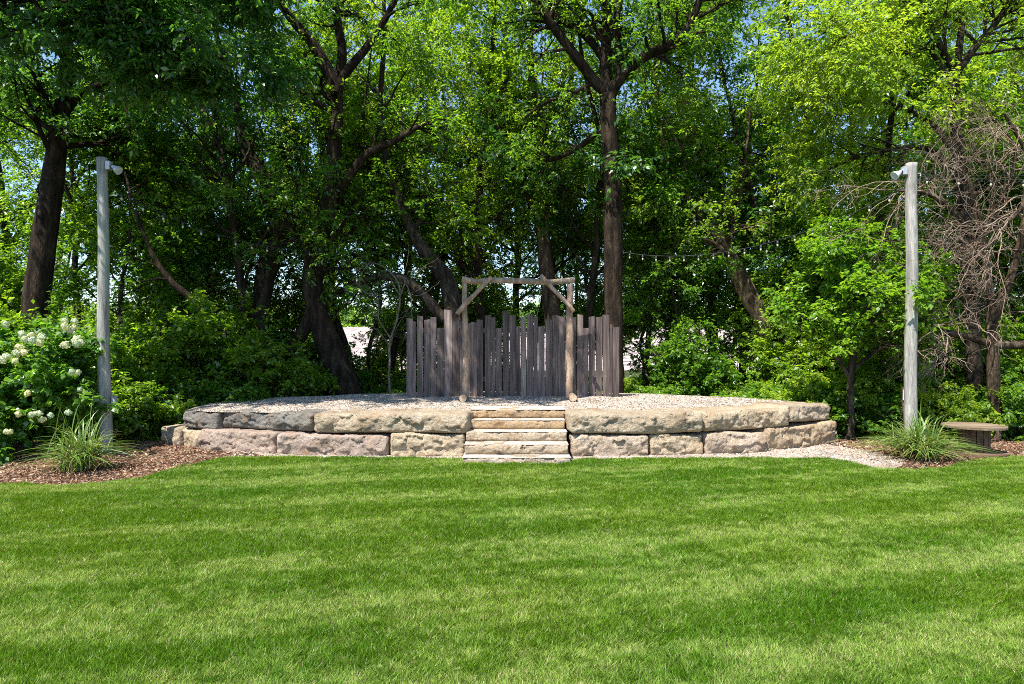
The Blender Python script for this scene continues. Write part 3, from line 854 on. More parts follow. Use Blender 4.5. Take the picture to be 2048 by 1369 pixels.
def resamp(Pt, n):
    return Pt

def crown_from(rg, src, spec):
    """src: list of (Pt(1,n,3), Rd(1,n), count2) limbs; returns bark parts and leaf arrays"""
    bark, leafs = [], []
    n2s, r2s = [], []
    for Pt, Rd, cnt, t0 in src:
        p2, r2 = spawn(rg, Pt, Rd, cnt, t0, 1.0, spec['l2'][0], spec['l2'][1], 35, 80, 7, spec['up2'], 0.16, 0.45, flat=0.8)
        n2s.append(p2); r2s.append(r2)
    p2 = np.concatenate(n2s); r2 = np.minimum(np.concatenate(r2s), spec.get('r2max', 0.035))
    bark.append(tubes(p2, r2, 5))
    p3, r3 = spawn(rg, p2, r2, spec['n3'], 0.15, 1.0, spec['l3'][0], spec['l3'][1], 30, 75, 5, spec['up3'], 0.22, 0.5, flat=0.7)
    r3 = np.minimum(r3, 0.010)
    bark.append(tubes(p3, r3, 3))
    lv = leaves(rg, p3, spec['nl'], spec['size'], spec.get('wid', 0.45), droop=spec.get('droop', 0.25), upn=spec.get('upn', 1.1))
    leafs.append(lv)
    return bark, leafs

def make_tree(name, label, cat, group, stems, spec, seed, lmat, bmat, base=None, limbs_auto=None, crown_name="crown", top=2.6):
    """stems: list of dict(pts world, rads, twigs=count of L2 branches, t0, auto=(count,t0,lmin,lmax,up))"""
    rg = np.random.default_rng(seed)
    base = np.array(stems[0]['pts'][0]) if base is None else np.array(base)
    base = base.copy(); 
    root = empty(name, tuple(base)); tag(root, label, cat, group)
    bark, src = [], []
    for s in stems:
        n = s.get('n', 28)
        p, r = catmull(np.array(s['pts']) - base, n, s['rads'])
        if s.get('root'):
            z = p[:, 2] - p[0, 2]
            r = r * (1 + 0.25 * np.exp(-z / 0.2))
        wob = np.array([[noise.noise((q[2] * 1.1 + seed, 0, k * 5)) for k in range(3)] for q in p]) * s.get('wob', 0.02)
        wob[0] = 0
        p = p + wob
        bark.append(tubes(p[None], r[None], 12 if r.max() > 0.06 else 7, 0.05, seed))
        if s.get('twigs', 0): src.append((p[None], r[None], s['twigs'], s.get('t0', 0.3)))
        if s.get('auto'):
            cnt, t0, l0, l1, up = s['auto']
            pl, rl_ = spawn(rg, p[None], r[None], cnt, t0, 1.0, l0, l1, 40, 75, 14, up, 0.10, 0.5, 0.2, flat=0.75)
            rl_ = np.minimum(rl_, spec.get('r1max', 0.07) * np.linspace(1, 0.25, 14)[None])
            bark.append(tubes(pl, rl_, 6, 0.04, seed + 1))
            src.append((pl, rl_, spec.get('n2', 10), 0.2))
    lv = []
    if src:
        b2, lv = crown_from(rg, src, spec)
        bark += b2
    V, Q = join_parts(bark)
    link("trunk", np_mesh("trunk", V, Q, True), bmat, root)
    if lv:
        V, Q = join_parts(lv)
        if top is not None:
            V4 = V.reshape(-1, 4, 3); keep = (V4[:, 0, 2] + base[2] < top + 0.5 * (V4[:, 0, 1] + base[1])) | (rg.random(len(V4)) < 0.10)
            V = V4[keep].reshape(-1, 3); Q = np.arange(len(V)).reshape(-1, 4)
        link(crown_name, np_mesh(crown_name, V, Q), lmat, root)
    return root

def PX(lst, Y, slope=0.0):
    """list of (u,v,rpx) -> pts, rads"""
    pts = [P(u, v, Y + slope * i) for i, (u, v, r) in enumerate(lst)]
    rads = [r * Y / F for (_, _, r) in lst]
    return dict(pts=pts, rads=rads)

def stem(lst, Y, slope=0.0, **kw):
    d = PX(lst, Y, slope); d.update(kw); return d

def ground_it(s):
    """extend the first point down to the ground"""
    s['pts'][0] = np.array((s['pts'][0][0], s['pts'][0][1], -0.1)); s['root'] = True
    return s

SPEC_MID = dict(l2=(0.8, 1.7), l3=(0.35, 0.75), n3=11, nl=12, size=0.095, up2=0.02, up3=-0.03, n2=9, droop=0.3)
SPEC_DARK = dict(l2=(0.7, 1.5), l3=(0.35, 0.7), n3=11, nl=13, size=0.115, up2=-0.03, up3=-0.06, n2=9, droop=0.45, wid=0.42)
SPEC_BRIGHT = dict(l2=(0.8, 1.6), l3=(0.4, 0.85), n3=13, nl=17, size=0.085, up2=-0.02, up3=-0.07, n2=9, droop=0.35, wid=0.36)

# --- trees that can be told apart in the photo
make_tree("broadleaf_tree", "stout leaning dark trunk rising behind the white flowering viburnum at the left edge", "tree", None, [
    ground_it(stem([(72, 800, 27), (70, 640, 25), (80, 540, 24), (95, 440, 22), (108, 340, 19), (122, 240, 15), (134, 120, 12), (128, 0, 13), (118, -150, 9), (100, -320, 5)], 13.2, auto=(11, 0.45, 1.6, 3.4, 0.03))),
    stem([(134, 120, 9), (100, 80, 8), (60, 60, 7), (30, 20, 6), (-20, -60, 4)], 13.2, -0.2, twigs=10),
    stem([(122, 240, 8), (160, 190, 7), (215, 160, 6), (260, 100, 5), (300, 30, 3)], 13.2, -0.2, twigs=12),
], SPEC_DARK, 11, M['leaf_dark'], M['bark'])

make_tree("broadleaf_tree", "massive tree with a thick leaning trunk and crooked fork left of the board fence", "tree", None, [
    ground_it(stem([(700, 800, 35), (690, 790, 34), (668, 720, 28), (640, 640, 23), (626, 570, 20), (632, 500, 18), (652, 430, 18), (664, 340, 15), (672, 260, 13.5), (674, 180, 13)], 14.3, n=44, auto=(9, 0.40, 1.0, 2.4, 0.02))),
    stem([(674, 185, 10), (696, 140, 9), (735, 92, 8), (780, 20, 6), (820, -80, 5), (850, -220, 3)], 14.0, -0.05, twigs=11, t0=0.45, auto=(3, 0.5, 1.2, 2.2, 0.03)),
    stem([(674, 185, 13), (650, 130, 12), (615, 75, 10), (575, 30, 8), (540, -30, 6), (500, -160, 3)], 14.1, -0.05, twigs=11, t0=0.5, auto=(4, 0.5, 1.2, 2.2, 0.03)),
    stem([(676, 170, 10), (684, 100, 9), (672, 30, 8), (668, -100, 6), (675, -300, 3)], 14.3, 0.0, twigs=10, t0=0.4, auto=(4, 0.4, 1.5, 2.6, 0.03)),
    stem([(660, 400, 9), (700, 350, 9), (735, 308, 8), (790, 282, 6), (840, 252, 5), (890, 240, 3)], 14.3, -0.15, twigs=10),
    stem([(630, 590, 15), (618, 640, 13), (590, 690, 14), (560, 728, 15), (548, 800, 17)], 14.3, 0.02, n=16),
    stem([(585, 705, 9), (520, 702, 9), (455, 672, 8), (415, 640, 8), (385, 600, 7), (340, 560, 6), (300, 500, 4), (270, 420, 3)], 14.2, -0.1, twigs=5, n=24),
], SPEC_MID, 12, M['leaf_mid'], M['bark'])

make_tree("broadleaf_tree", "crooked broken-topped dark trunk with pale lower bark left of the massive leaning tree", "tree", None, [
    ground_it(stem([(515, 820, 18), (517, 700, 18), (522, 620, 18), (531, 550, 19), (545, 500, 20), (562, 450, 20), (545, 400, 18), (515, 340, 15), (485, 280, 11), (470, 180, 7), (430, 60, 5), (410, -100, 3)], 16, n=40, auto=(8, 0.55, 1.5, 3.0, 0.04))),
    stem([(560, 455, 9), (545, 470, 13), (530, 462, 10)], 16, n=8),
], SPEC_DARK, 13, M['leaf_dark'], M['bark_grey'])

make_tree("broadleaf_tree", "tall straight forked tree standing right behind the right end of the fence", "tree", None, [
    ground_it(stem([(1228, 800, 19), (1228, 700, 19), (1227, 550, 18.5), (1226, 400, 18), (1221, 300, 16.5), (1217, 240, 15.5), (1214, 190, 17)], 14.2, n=40)),
    stem([(1212, 192, 11), (1185, 158, 10.5), (1150, 112, 10), (1110, 58, 8.5), (1085, 15, 8), (1050, -70, 5), (1010, -200, 3)], 14.2, -0.12, twigs=18, t0=0.35, auto=(3, 0.5, 1.2, 2.5, 0.03)),
    stem([(1214, 130, 8), (1185, 88, 7.5), (1150, 55, 7.5), (1100, 18, 7), (1065, -40, 5), (1030, -120, 3)], 14.2, 0.1, twigs=12, t0=0.4),
    stem([(1214, 195, 11), (1210, 130, 11), (1213, 60, 10), (1212, -60, 8), (1220, -260, 4)], 14.2, 0.0, twigs=14, t0=0.35, auto=(4, 0.5, 1.5, 2.6, 0.04)),
    stem([(1218, 195, 8), (1236, 165, 8), (1240, 115, 7.5), (1232, 55, 7), (1250, -70, 5), (1270, -200, 3)], 14.2, -0.1, twigs=12, t0=0.35),
    stem([(1216, 195, 12), (1238, 160, 11), (1290, 112, 10), (1335, 92, 9.5), (1378, 52, 8), (1408, -20, 6), (1450, -120, 3)], 14.2, -0.1, twigs=18, t0=0.35, auto=(4, 0.5, 1.4, 2.6, 0.03)),
    stem([(1214, 178, 4), (1180, 170, 4), (1140, 190, 3.5), (1090, 205, 2.5), (1050, 235, 2)], 14.2, -0.1, twigs=6),
    stem([(1218, 262, 5), (1190, 270, 6), (1150, 300, 5.5), (1100, 320, 4), (1060, 315, 2)], 14.2, 0.2, twigs=7),
], SPEC_MID, 14, M['leaf_mid'], M['bark'])

make_tree("broadleaf_tree", "slanting trunk with torn sunlit tan bark in the woods right of the fence", "tree", None, [
    ground_it(stem([(1538, 790, 11), (1535, 720, 12), (1522, 640, 16), (1497, 590, 19), (1470, 535, 17), (1435, 475, 12), (1395, 425, 8), (1350, 350, 5), (1320, 260, 4), (1310, 120, 3), (1300, -60, 3)], 15.5, n=40, auto=(12, 0.38, 1.2, 2.4, 0.03))),
    stem([(1462, 520, 6), (1460, 480, 5), (1475, 420, 4), (1490, 330, 3), (1500, 220, 2)], 15.5, twigs=14),
], SPEC_MID, 15, M['leaf_mid'], M['bark_torn'])

make_tree("broadleaf_tree", "dark tree leaning left from behind the left part of the board fence", "tree", None, [
    ground_it(stem([(940, 790, 18), (925, 690, 18), (905, 610, 18), (893, 560, 17), (855, 510, 14), (828, 470, 12), (795, 400, 10), (772, 320, 8), (760, 200, 6), (770, 60, 4), (760, -80, 3)], 15.4, n=40, auto=(8, 0.5, 1.4, 2.8, 0.04))),
    stem([(915, 650, 12), (880, 630, 12), (845, 590, 11), (805, 560, 10), (760, 555, 8), (705, 570, 6), (660, 600, 4)], 15.4, -0.1, twigs=5, n=22),
], SPEC_MID, 16, M['leaf_mid'], M['bark_grey'])

make_tree("broadleaf_tree", "rough shaggy trunk seen through the middle of the log arbor", "tree", None, [
    ground_it(stem([(1112, 790, 17), (1110, 690, 17), (1102, 600, 17), (1090, 520, 15), (1083, 430, 13), (1088, 340, 11), (1075, 240, 9), (1060, 120, 6), (1070, -20, 4)], 16.8, n=36, auto=(9, 0.45, 1.4, 2.8, 0.04))),
    stem([(1086, 450, 8), (1060, 400, 7), (1040, 330, 6), (1000, 260, 5), (960, 200, 4)], 16.8, twigs=9),
], SPEC_MID, 17, M['leaf_mid'], M['bark_lit'])

make_tree("locust_tree", "feathery yellow green tree with a slim forked trunk filling the top right", "tree", None, [
    ground_it(stem([(1950, 820, 15), (1947, 700, 15), (1940, 560, 14.5), (1926, 420, 13), (1915, 300, 11), (1911, 220, 10), (1914, 140, 9)], 12.6, n=40)),
    stem([(1912, 145, 7), (1882, 95, 7), (1852, 35, 6), (1825, -30, 5), (1790, -160, 3)], 12.6, -0.1, twigs=12, auto=(5, 0.1, 1.4, 2.8, 0.0)),
    stem([(1914, 145, 7), (1922, 60, 6), (1928, -30, 5), (1940, -200, 3)], 12.6, 0.1, twigs=12, auto=(4, 0.1, 1.4, 2.6, 0.0)),
    stem([(1914, 145, 7), (1950, 95, 7), (1988, 52, 6), (2025, -10, 5), (2070, -120, 3)], 12.6, 0.0, twigs=12, auto=(4, 0.1, 1.4, 2.6, 0.0)),
    stem([(1912, 200, 5), (1860, 100, 5), (1780, 105, 4.5), (1700, 80, 4), (1640, 60, 3)], 12.6, -0.15, twigs=18, t0=0.2, auto=(4, 0.3, 1.0, 1.8, -0.02)),
    stem([(1916, 300, 6), (1850, 240, 5), (1760, 200, 4.5), (1680, 190, 4), (1600, 210, 3)], 12.6, 0.1, twigs=18, t0=0.2, auto=(4, 0.3, 1.0, 1.8, -0.02)),
    stem([(1920, 360, 6), (1860, 300, 5), (1780, 300, 4.5), (1700, 320, 4), (1640, 350, 3)], 12.6, 0.2, twigs=14, t0=0.3, auto=(3, 0.3, 1.0, 1.8, -0.03)),
], SPEC_BRIGHT, 18, M['leaf_bright'], M['bark_grey'])

# bare tangled dead tree on the right
def dead_tree():
    rg = np.random.default_rng(77)
    b = G(1985, 880); b[2] = 0; b = np.array((xw(1990, 12.0), 12.0, -0.05))
    root = empty("dead_tree", tuple(b)); tag(root, "bare tangled reddish dead tree arching over at the right edge", "dead tree")
    stems = [stem([(1990, 800, 12), (1985, 680, 11), (1975, 560, 9), (1960, 460, 7), (1935, 360, 5), (1880, 270, 3)], 12.0, n=20),
             stem([(1980, 660, 8), (2020, 560, 7), (2050, 440, 6), (2060, 330, 4), (2010, 230, 3)], 12.0, -0.2, n=20),
             stem([(1985, 690, 7), (1930, 672, 7), (1880, 662, 6), (1850, 640, 3)], 12.0, -0.1, n=14),
             stem([(1985, 690, 9), (2050, 690, 9), (2150, 680, 8), (2250, 640, 5)], 12.0, 0, n=14),
             stem([(1970, 520, 6), (1920, 440, 5), (1860, 390, 4), (1790, 380, 2)], 12.0, -0.2, n=20),
             stem([(1965, 470, 5), (2010, 380, 4), (2030, 300, 3), (1980, 230, 2)], 12.0, -0.2, n=20),
             stem([(2060, 330, 4), (2040, 420, 4), (1970, 470, 3), (1900, 500, 2)], 11.2, 0, n=20)]
    stems[0]['pts'][0][2] = -0.1
    bark = []; Ps = []
    for s in stems:
        p, r = catmull(np.array(s['pts']) - b, 20, s['rads'])
        bark.append(tubes(p[None], r[None], 8, 0.05, 3)); Ps.append((p, r))
    Pm = np.stack([p for p, r in Ps]); Rm = np.stack([r for p, r in Ps])
    p2, r2 = spawn(rg, Pm, Rm, 15, 0.25, 1.0, 0.9, 2.6, 30, 80, 12, -0.05, 0.20, 0.4, 0.3)
    r2 = np.clip(r2, 0.003, 0.011)
    p3, r3 = spawn(rg, p2, r2, 7, 0.15, 1.0, 0.35, 1.1, 25, 70, 8, -0.05, 0.26, 0.6, 0.4); r3 = np.clip(r3, 0.0022, 0.007)
    p4, r4 = spawn(rg, p3, r3, 3, 0.2, 1.0, 0.15, 0.45, 25, 70, 5, -0.02, 0.3, 0.7, 0.5); r4 = np.clip(r4, 0.0018, 0.004)
    link("trunk", np_mesh("trunk", *join_parts(bark), True), M['bark_lit'], root)
    link("branches", np_mesh("branches", *join_parts([tubes(p2, r2, 5), tubes(p3, r3, 4), tubes(p4, r4, 3)]), True), M['twig'], root)
dead_tree()

# arching bare branches left of the fence
def brush():
    rg = np.random.default_rng(5)
    b = P(760, 800, 13.8); b[2] = -0.1
    root = empty("bare_sapling", tuple(b)); tag(root, "bare arching pale sapling drooping in front of the leaning dark tree", "sapling")
    st = [stem([(785, 800, 4), (778, 740, 3.4), (782, 680, 3), (796, 630, 2.6), (800, 580, 2.2), (778, 542, 1.8), (740, 526, 1.4), (712, 545, 1)], 13.8, n=24),
          stem([(797, 600, 2), (812, 570, 1.8), (822, 600, 1.4), (822, 640, 1.2), (806, 690, 0.8)], 13.7, n=24),
          stem([(782, 680, 2), (760, 640, 1.8), (752, 600, 1.4), (735, 570, 1)], 13.8, 0.1, n=24),
          stem([(740, 526, 1.2), (716, 560, 1.2), (730, 585, 1), (762, 592, 0.8)], 13.6, n=24)]
    st[0]['pts'][0][2] = -0.1
    ps = [catmull(np.array(s['pts']) - b, 24, s['rads']) for s in st]
    ps = [(p + np.array([[0.05 * noise.noise((q[2] * 2.5, k * 7.0, i * 3.0)) for k in range(3)] for q in p]), r * 0.75) for i, (p, r) in enumerate(ps)]
    Pm = np.stack([p for p, r in ps]); Rm = np.stack([r for p, r in ps])
    p2, r2 = spawn(rg, Pm, Rm, 16, 0.2, 1, 0.3, 1.1, 30, 70, 8, -0.03, 0.28, 0.5); r2 = np.clip(r2, 0.002, 0.0045)
    link("trunk", np_mesh("trunk", *join_parts([tubes(Pm, Rm, 7), tubes(p2, r2, 4)]), True), M['bark_pale'], root)
brush()

# --- woodland trees standing behind: prototypes, then copies
WG = "slender woodland trees behind the stage"
WL = "slender leafy woodland tree in the thicket behind the stage"
protos = []
for q in range(5):
    rgp = random.Random(100 + q)
    h = rgp.uniform(9, 12.5)
    lean = rgp.uniform(-0.12, 0.12); l2 = rgp.uniform(-0.12, 0.12)
    pts, rads = [], []
    for i in range(9):
        f = i / 8
        pts.append(np.array((lean * h * f + 0.25 * math.sin(f * 5 + q), l2 * h * f + 0.2 * math.cos(f * 4 + q) - 0.2, h * f)))
        rads.append((0.13 if q % 2 else 0.095) * (1 - f * 0.85))
    fork = [pts[3] + 0, pts[3] + np.array((0.4, 0.1, 0.9)), pts[3] + np.array((1.0, -0.1, 2.2)), pts[3] + np.array((1.3, -0.3, 4.2))]
    sp = dict(SPEC_MID); sp['n2'] = 7; sp['nl'] = 11; sp['n3'] = 10; sp['size'] = [0.10, 0.125, 0.095, 0.14, 0.115][q]
    mat = [M['leaf_mid'], M['leaf_mid'], M['leaf_bright'], M['leaf_mid'], M['leaf_dark']][q]
    t = make_tree("woodland_tree", WL, "tree", WG, [
        dict(pts=pts, rads=rads, n=30, root=True, auto=(17, 0.18, 1.3, 3.0, 0.03), wob=0.08),
        dict(pts=fork, rads=[0.05, 0.045, 0.035, 0.015], n=14, twigs=10)], sp, 200 + q, mat, M['bark'] if q % 2 else M['bark_grey'], base=(0, 0, 0), top=10.5 if q < 3 else None)
    protos.append(t)
rgw = random.Random(42)
spots = []
for u, Y in ((-120, 16), (30, 17.5), (215, 16), (282, 17.5), (350, 19), (430, 16.5), (487, 15.2), (760, 18), (850, 20), (980, 18.5), (1040, 22), (1165, 17.5), (1285, 16.3), (1340, 19), (1395, 17), (1500, 18.5), (1600, 16), (800, 16.8), (885, 19), (960, 17.2), (1985, 17.0), (700, 18.5), (650, 16.4), (615, 19), (655, 21), (1950, 17.5), (2030, 18.5), (2060, 15.5), (1895, 19.5),
             (1660, 18), (1740, 15.5), (1830, 17), (2110, 17), (-230, 18)):
    spots.append((xw(u, Y), Y))
for i in range(9):
    Y = rgw.uniform(20, 27); spots.append((rgw.uniform(-0.85, 0.85) * Y, Y))
for i, (x, y) in enumerate(spots):
    src = protos[(i * 3 + 1) % 5]
    if i < 5:
        o = protos[i]; o.location = (x, y, -0.05); o.rotation_euler = (0, 0, rgw.uniform(0, 6.28))
    else:
        s = rgw.uniform(0.85, 1.15)
        o = copy_thing(src, (x, y, -0.05), rgw.uniform(0, 6.28), (s, s, s * rgw.uniform(0.95, 1.15)))
        o.rotation_euler[0] = rgw.uniform(-0.2, 0.12); o.rotation_euler[1] = rgw.uniform(-0.2, 0.2)

# small bushy understory trees
UTG = "small understory trees between the trunks"
UTL = "small bushy understory tree with fresh green leaves low between the trunks"
ut = []
for q in range(4):
    rgp = random.Random(300 + q)
    h = [4.2, 5.2, 3.4, 6.0][q]
    pts, rads = [], []
    for i in range(7):
        f = i / 6
        pts.append(np.array((rgp.uniform(-0.5, 0.5) * f, rgp.uniform(-0.5, 0.5) * f, h * f))); rads.append(0.05 * (1 - f * 0.85))
    ut.append(make_tree("understory_tree", UTL, "tree", UTG, [
        dict(pts=pts, rads=rads, n=22, root=True, auto=(26, 0.10, 0.9, 2.0, 0.02), wob=0.06)],
        dict(l2=(0.5, 1.1), l3=(0.25, 0.55), n3=9, nl=11, size=0.10, up2=0.0, up3=-0.05, n2=7, droop=0.25, wid=0.5, upn=1.4, r1max=0.03), 310 + q,
        [M['leaf_mid'], M['leaf_shrub'], M['leaf_bright'], M['leaf_mid']][q], M['bark_grey'], base=(0, 0, 0), top=None))
UT = [(20, 15.5), (255, 14.8), (330, 17.5), (410, 15.6), (470, 19.5), (590, 18), (745, 17.5), (800, 21), (930, 19.5), (1150, 21), (1290, 19.5), (1345, 15.8), (1470, 20),
      (1570, 15.8), (1620, 18.5), (1700, 15.5), (1850, 15.8), (2010, 15.5), (-80, 15), (2150, 14.5)]
for i, (u, Y) in enumerate(UT):
    x = xw(u, Y); k_ = (i * 3 + i // 4) % 4; s = rgw.uniform(0.85, 1.25)
    if ut[k_].get("placed") is None and i < 8:
        ut[k_]["placed"] = 1; o = ut[k_]; o.location = (x, Y, -0.05); o.rotation_euler = (0, 0, rgw.uniform(0, 6.28)); o.scale = (s, s, s)
    else:
        o = copy_thing(ut[k_], (x, Y, -0.05), rgw.uniform(0, 6.28), (s, s, s * rgw.uniform(0.9, 1.15)))
for o in bpy.data.objects:
    if "placed" in o: del o["placed"]

# overhanging trees just outside the frame (their limbs reach in at the top left)
make_tree("broadleaf_tree", "dark leafy limbs hanging in from above at the top left, over the left pole", "tree", None, [
    dict(pts=[np.array(p) for p in ((-9.8, 9.6, -0.1), (-9.6, 9.6, 2.5), (-9.2, 9.7, 4.6), (-8.6, 9.8, 6.6), (-8.2, 9.9, 9.0), (-8.0, 10, 11.5))], rads=[0.26, 0.24, 0.21, 0.17, 0.12, 0.05], n=26, root=True, auto=(11, 0.5, 2.0, 3.8, 0.03)),
    dict(pts=[np.array(p) for p in ((-9.2, 9.7, 4.8), (-8.0, 9.9, 6.4), (-6.6, 10.2, 6.9), (-5.4, 10.5, 6.6), (-4.5, 10.8, 6.1))], rads=[0.11, 0.09, 0.07, 0.05, 0.02], n=20, twigs=26, t0=0.25, auto=(7, 0.3, 0.8, 1.6, -0.03)),
    dict(pts=[np.array(p) for p in ((-9.0, 9.7, 5.6), (-7.6, 10.4, 7.4), (-6.4, 11.0, 8.0), (-5.4, 11.4, 8.2), (-4.6, 11.7, 8.0))], rads=[0.10, 0.08, 0.06, 0.04, 0.02], n=20, twigs=22, t0=0.25, auto=(5, 0.3, 0.8, 1.6, 0.0)),
    dict(pts=[np.array(p) for p in ((-9.0, 9.7, 6.0), (-7.4, 9.0, 8.0), (-5.2, 8.5, 9.0), (-3.8, 8.4, 9.2), (-2.7, 8.5, 9.1))], rads=[0.12, 0.10, 0.07, 0.05, 0.02], n=26, twigs=22, t0=0.25, auto=(6, 0.35, 0.7, 1.3, 0.03)),
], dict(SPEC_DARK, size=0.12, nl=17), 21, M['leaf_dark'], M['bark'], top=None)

# ------------------------------------------------------------------ shrubs
def make_shrub(name, label, cat, group, loc_, rx, ry, h, seed, lmat, size, nstem=9, n2=9, n3=7, nl=13, wid=0.6, low=0.05, upn=1.2, arch=-0.10):
    rg = np.random.default_rng(seed)
    root = empty(name, loc_); tag(root, label, cat, group)
    K = nstem
    a = rg.uniform(0, 2 * np.pi, K); sp = rg.uniform(0.15, 1.0, K)
    pts = np.zeros((K, 9, 3)); t = np.linspace(0, 1, 9)
    hx = h * rg.uniform(0.55, 1.0, K) * (1.05 - 0.35 * sp)
    for k_ in range(K):
        rr = t ** 1.3
        pts[k_, :, 0] = np.cos(a[k_]) * rx * sp[k_] * rr + 0.05 * np.cos(a[k_])
        pts[k_, :, 1] = np.sin(a[k_]) * ry * sp[k_] * rr + 0.05 * np.sin(a[k_])
        pts[k_, :, 2] = hx[k_] * (1 - (1 - t) ** 1.5) - 0.05
    pts[:, 1:] += rg.normal(0, 0.03, pts[:, 1:].shape)
    rad = np.linspace(0.018, 0.006, 9)[None] * np.ones((K, 1))
    p2, r2 = spawn(rg, pts, rad, n2, low, 1.0, 0.25 * rx + 0.15, 0.45 * rx + 0.35, 30, 85, 6, arch * 0.4, 0.18, 0.5, flat=0.8)
    p3, r3 = spawn(rg, p2, r2, n3, 0.15, 1.0, 0.14, 0.38, 30, 75, 4, arch, 0.2, 0.5, flat=0.6)
    p2[..., 2] = np.maximum(p2[..., 2], 0.03); p3[..., 2] = np.maximum(p3[..., 2], 0.03)
    r2 = np.minimum(r2, 0.008); r3 = np.minimum(r3, 0.004)
    link("stems", np_mesh("stems", *join_parts([tubes(pts, rad, 6), tubes(p2, r2, 4), tubes(p3, r3, 3)]), True), M['bark_grey'], root)
    V, Q = leaves(rg, p3, nl, size, wid, droop=0.2, upn=upn, jit=0.015)
    V[:, 2] = np.maximum(V[:, 2], 0.01)
    link("foliage", np_mesh("foliage", V, Q), lmat, root)
    return root

# viburnum with snowball flowers
vb = np.array((xw(30, 10.3), 10.3, -0.03))
vib = make_shrub("viburnum_shrub", "big viburnum shrub covered with white snowball flowers at the left edge", "shrub", None, tuple(vb), 1.45, 0.95, 2.25, 31, M['leaf_shrub'], 0.10, nstem=16, n2=12, n3=8, nl=13, wid=0.75)
FL = [(143, 355), (207, 360), (213, 393), (270, 375), (258, 410), (160, 390), (425, 305), (487, 308), (458, 330), (420, 270), (488, 270), (425, 427), (498, 385), (497, 418), (530, 410),
      (125, 440), (105, 480), (155, 475), (50, 500), (20, 520), (100, 530), (178, 740), (120, 875), (205, 880), (255, 870), (445, 865), (330, 885), (275, 912), (40, 990), (65, 992), (520, 715), (510, 605), (470, 600), (35, 290), (225, 872)]
rgf = np.random.default_rng(9)
K = 150
i_ = np.arange(K); ph = np.arccos(1 - 2 * (i_ + 0.5) / K); th = np.pi * (1 + 5 ** 0.5) * i_
dirs = np.stack([np.cos(th) * np.sin(ph), np.sin(th) * np.sin(ph), np.cos(ph)], 1)
cc = dirs * 0.060 * rgf.uniform(0.72, 1.12, (K, 1)) * (1 + 0.18 * np.sin(dirs[:, :1] * 5 + 1) * np.cos(dirs[:, 1:2] * 4))
rv = rgf.normal(size=(K, 3)); t1 = nrm(np.cross(dirs, rv)); t2 = nrm(np.cross(dirs, t1) + rgf.normal(0, 0.35, (K, 3)))
s_ = 0.013
fv = np.stack([cc + t1 * s_, cc + t2 * s_ + dirs * 0.004, cc - t1 * s_, cc - t2 * s_ + dirs * 0.004], 1).reshape(-1, 3)
fcore_v, fcore_q = [], []
fm = np_mesh("flower_head", fv, np.arange(K * 4).reshape(K, 4)); fm.materials.append(M['petal'])
for (X, Y) in FL:
    u, v = X / 3.26, 560 + Y / 3.26
    dd = 9.35 + 0.25 * rgf.random() + 0.55 * max(0, (700 - v)) / 100.0
    o = link("flower_head", fm, None, vib)
    o.location = tuple(P(u, v, dd) - vb)
    o.rotation_euler = (rgf.uniform(0, 6), rgf.uniform(0, 6), 0)
    sc_ = rgf.uniform(0.68, 0.98) * (0.75 if Y > 590 else 1.0); o.scale = (sc_, sc_ * rgf.uniform(0.8, 1.1), sc_ * rgf.uniform(0.7, 1.0))

# bright maple-like sapling in front of the right pole
make_tree("maple_sapling", "bright green maple sapling spreading layered branches left of the right pole", "tree", None, [
    ground_it(stem([(1700, 850, 7), (1702, 760, 7), (1715, 680, 6), (1735, 620, 5), (1740, 560, 3), (1750, 500, 2)], 11.9, n=24, auto=(14, 0.15, 1.0, 1.9, 0.0))),
    stem([(1702, 760, 4), (1660, 690, 4), (1610, 640, 3), (1570, 590, 2)], 11.9, -0.05, twigs=16, t0=0.2),
    stem([(1705, 740, 4), (1770, 690, 4), (1830, 660, 3), (1880, 690, 2)], 11.9, 0.05, twigs=14, t0=0.3),
], dict(l2=(0.35, 0.8), l3=(0.2, 0.42), n3=9, nl=9, size=0.10, up2=0.0, up3=-0.05, n2=8, droop=0.25, wid=0.62, upn=1.7), 41, M['leaf_maple'], M['bark_grey'])

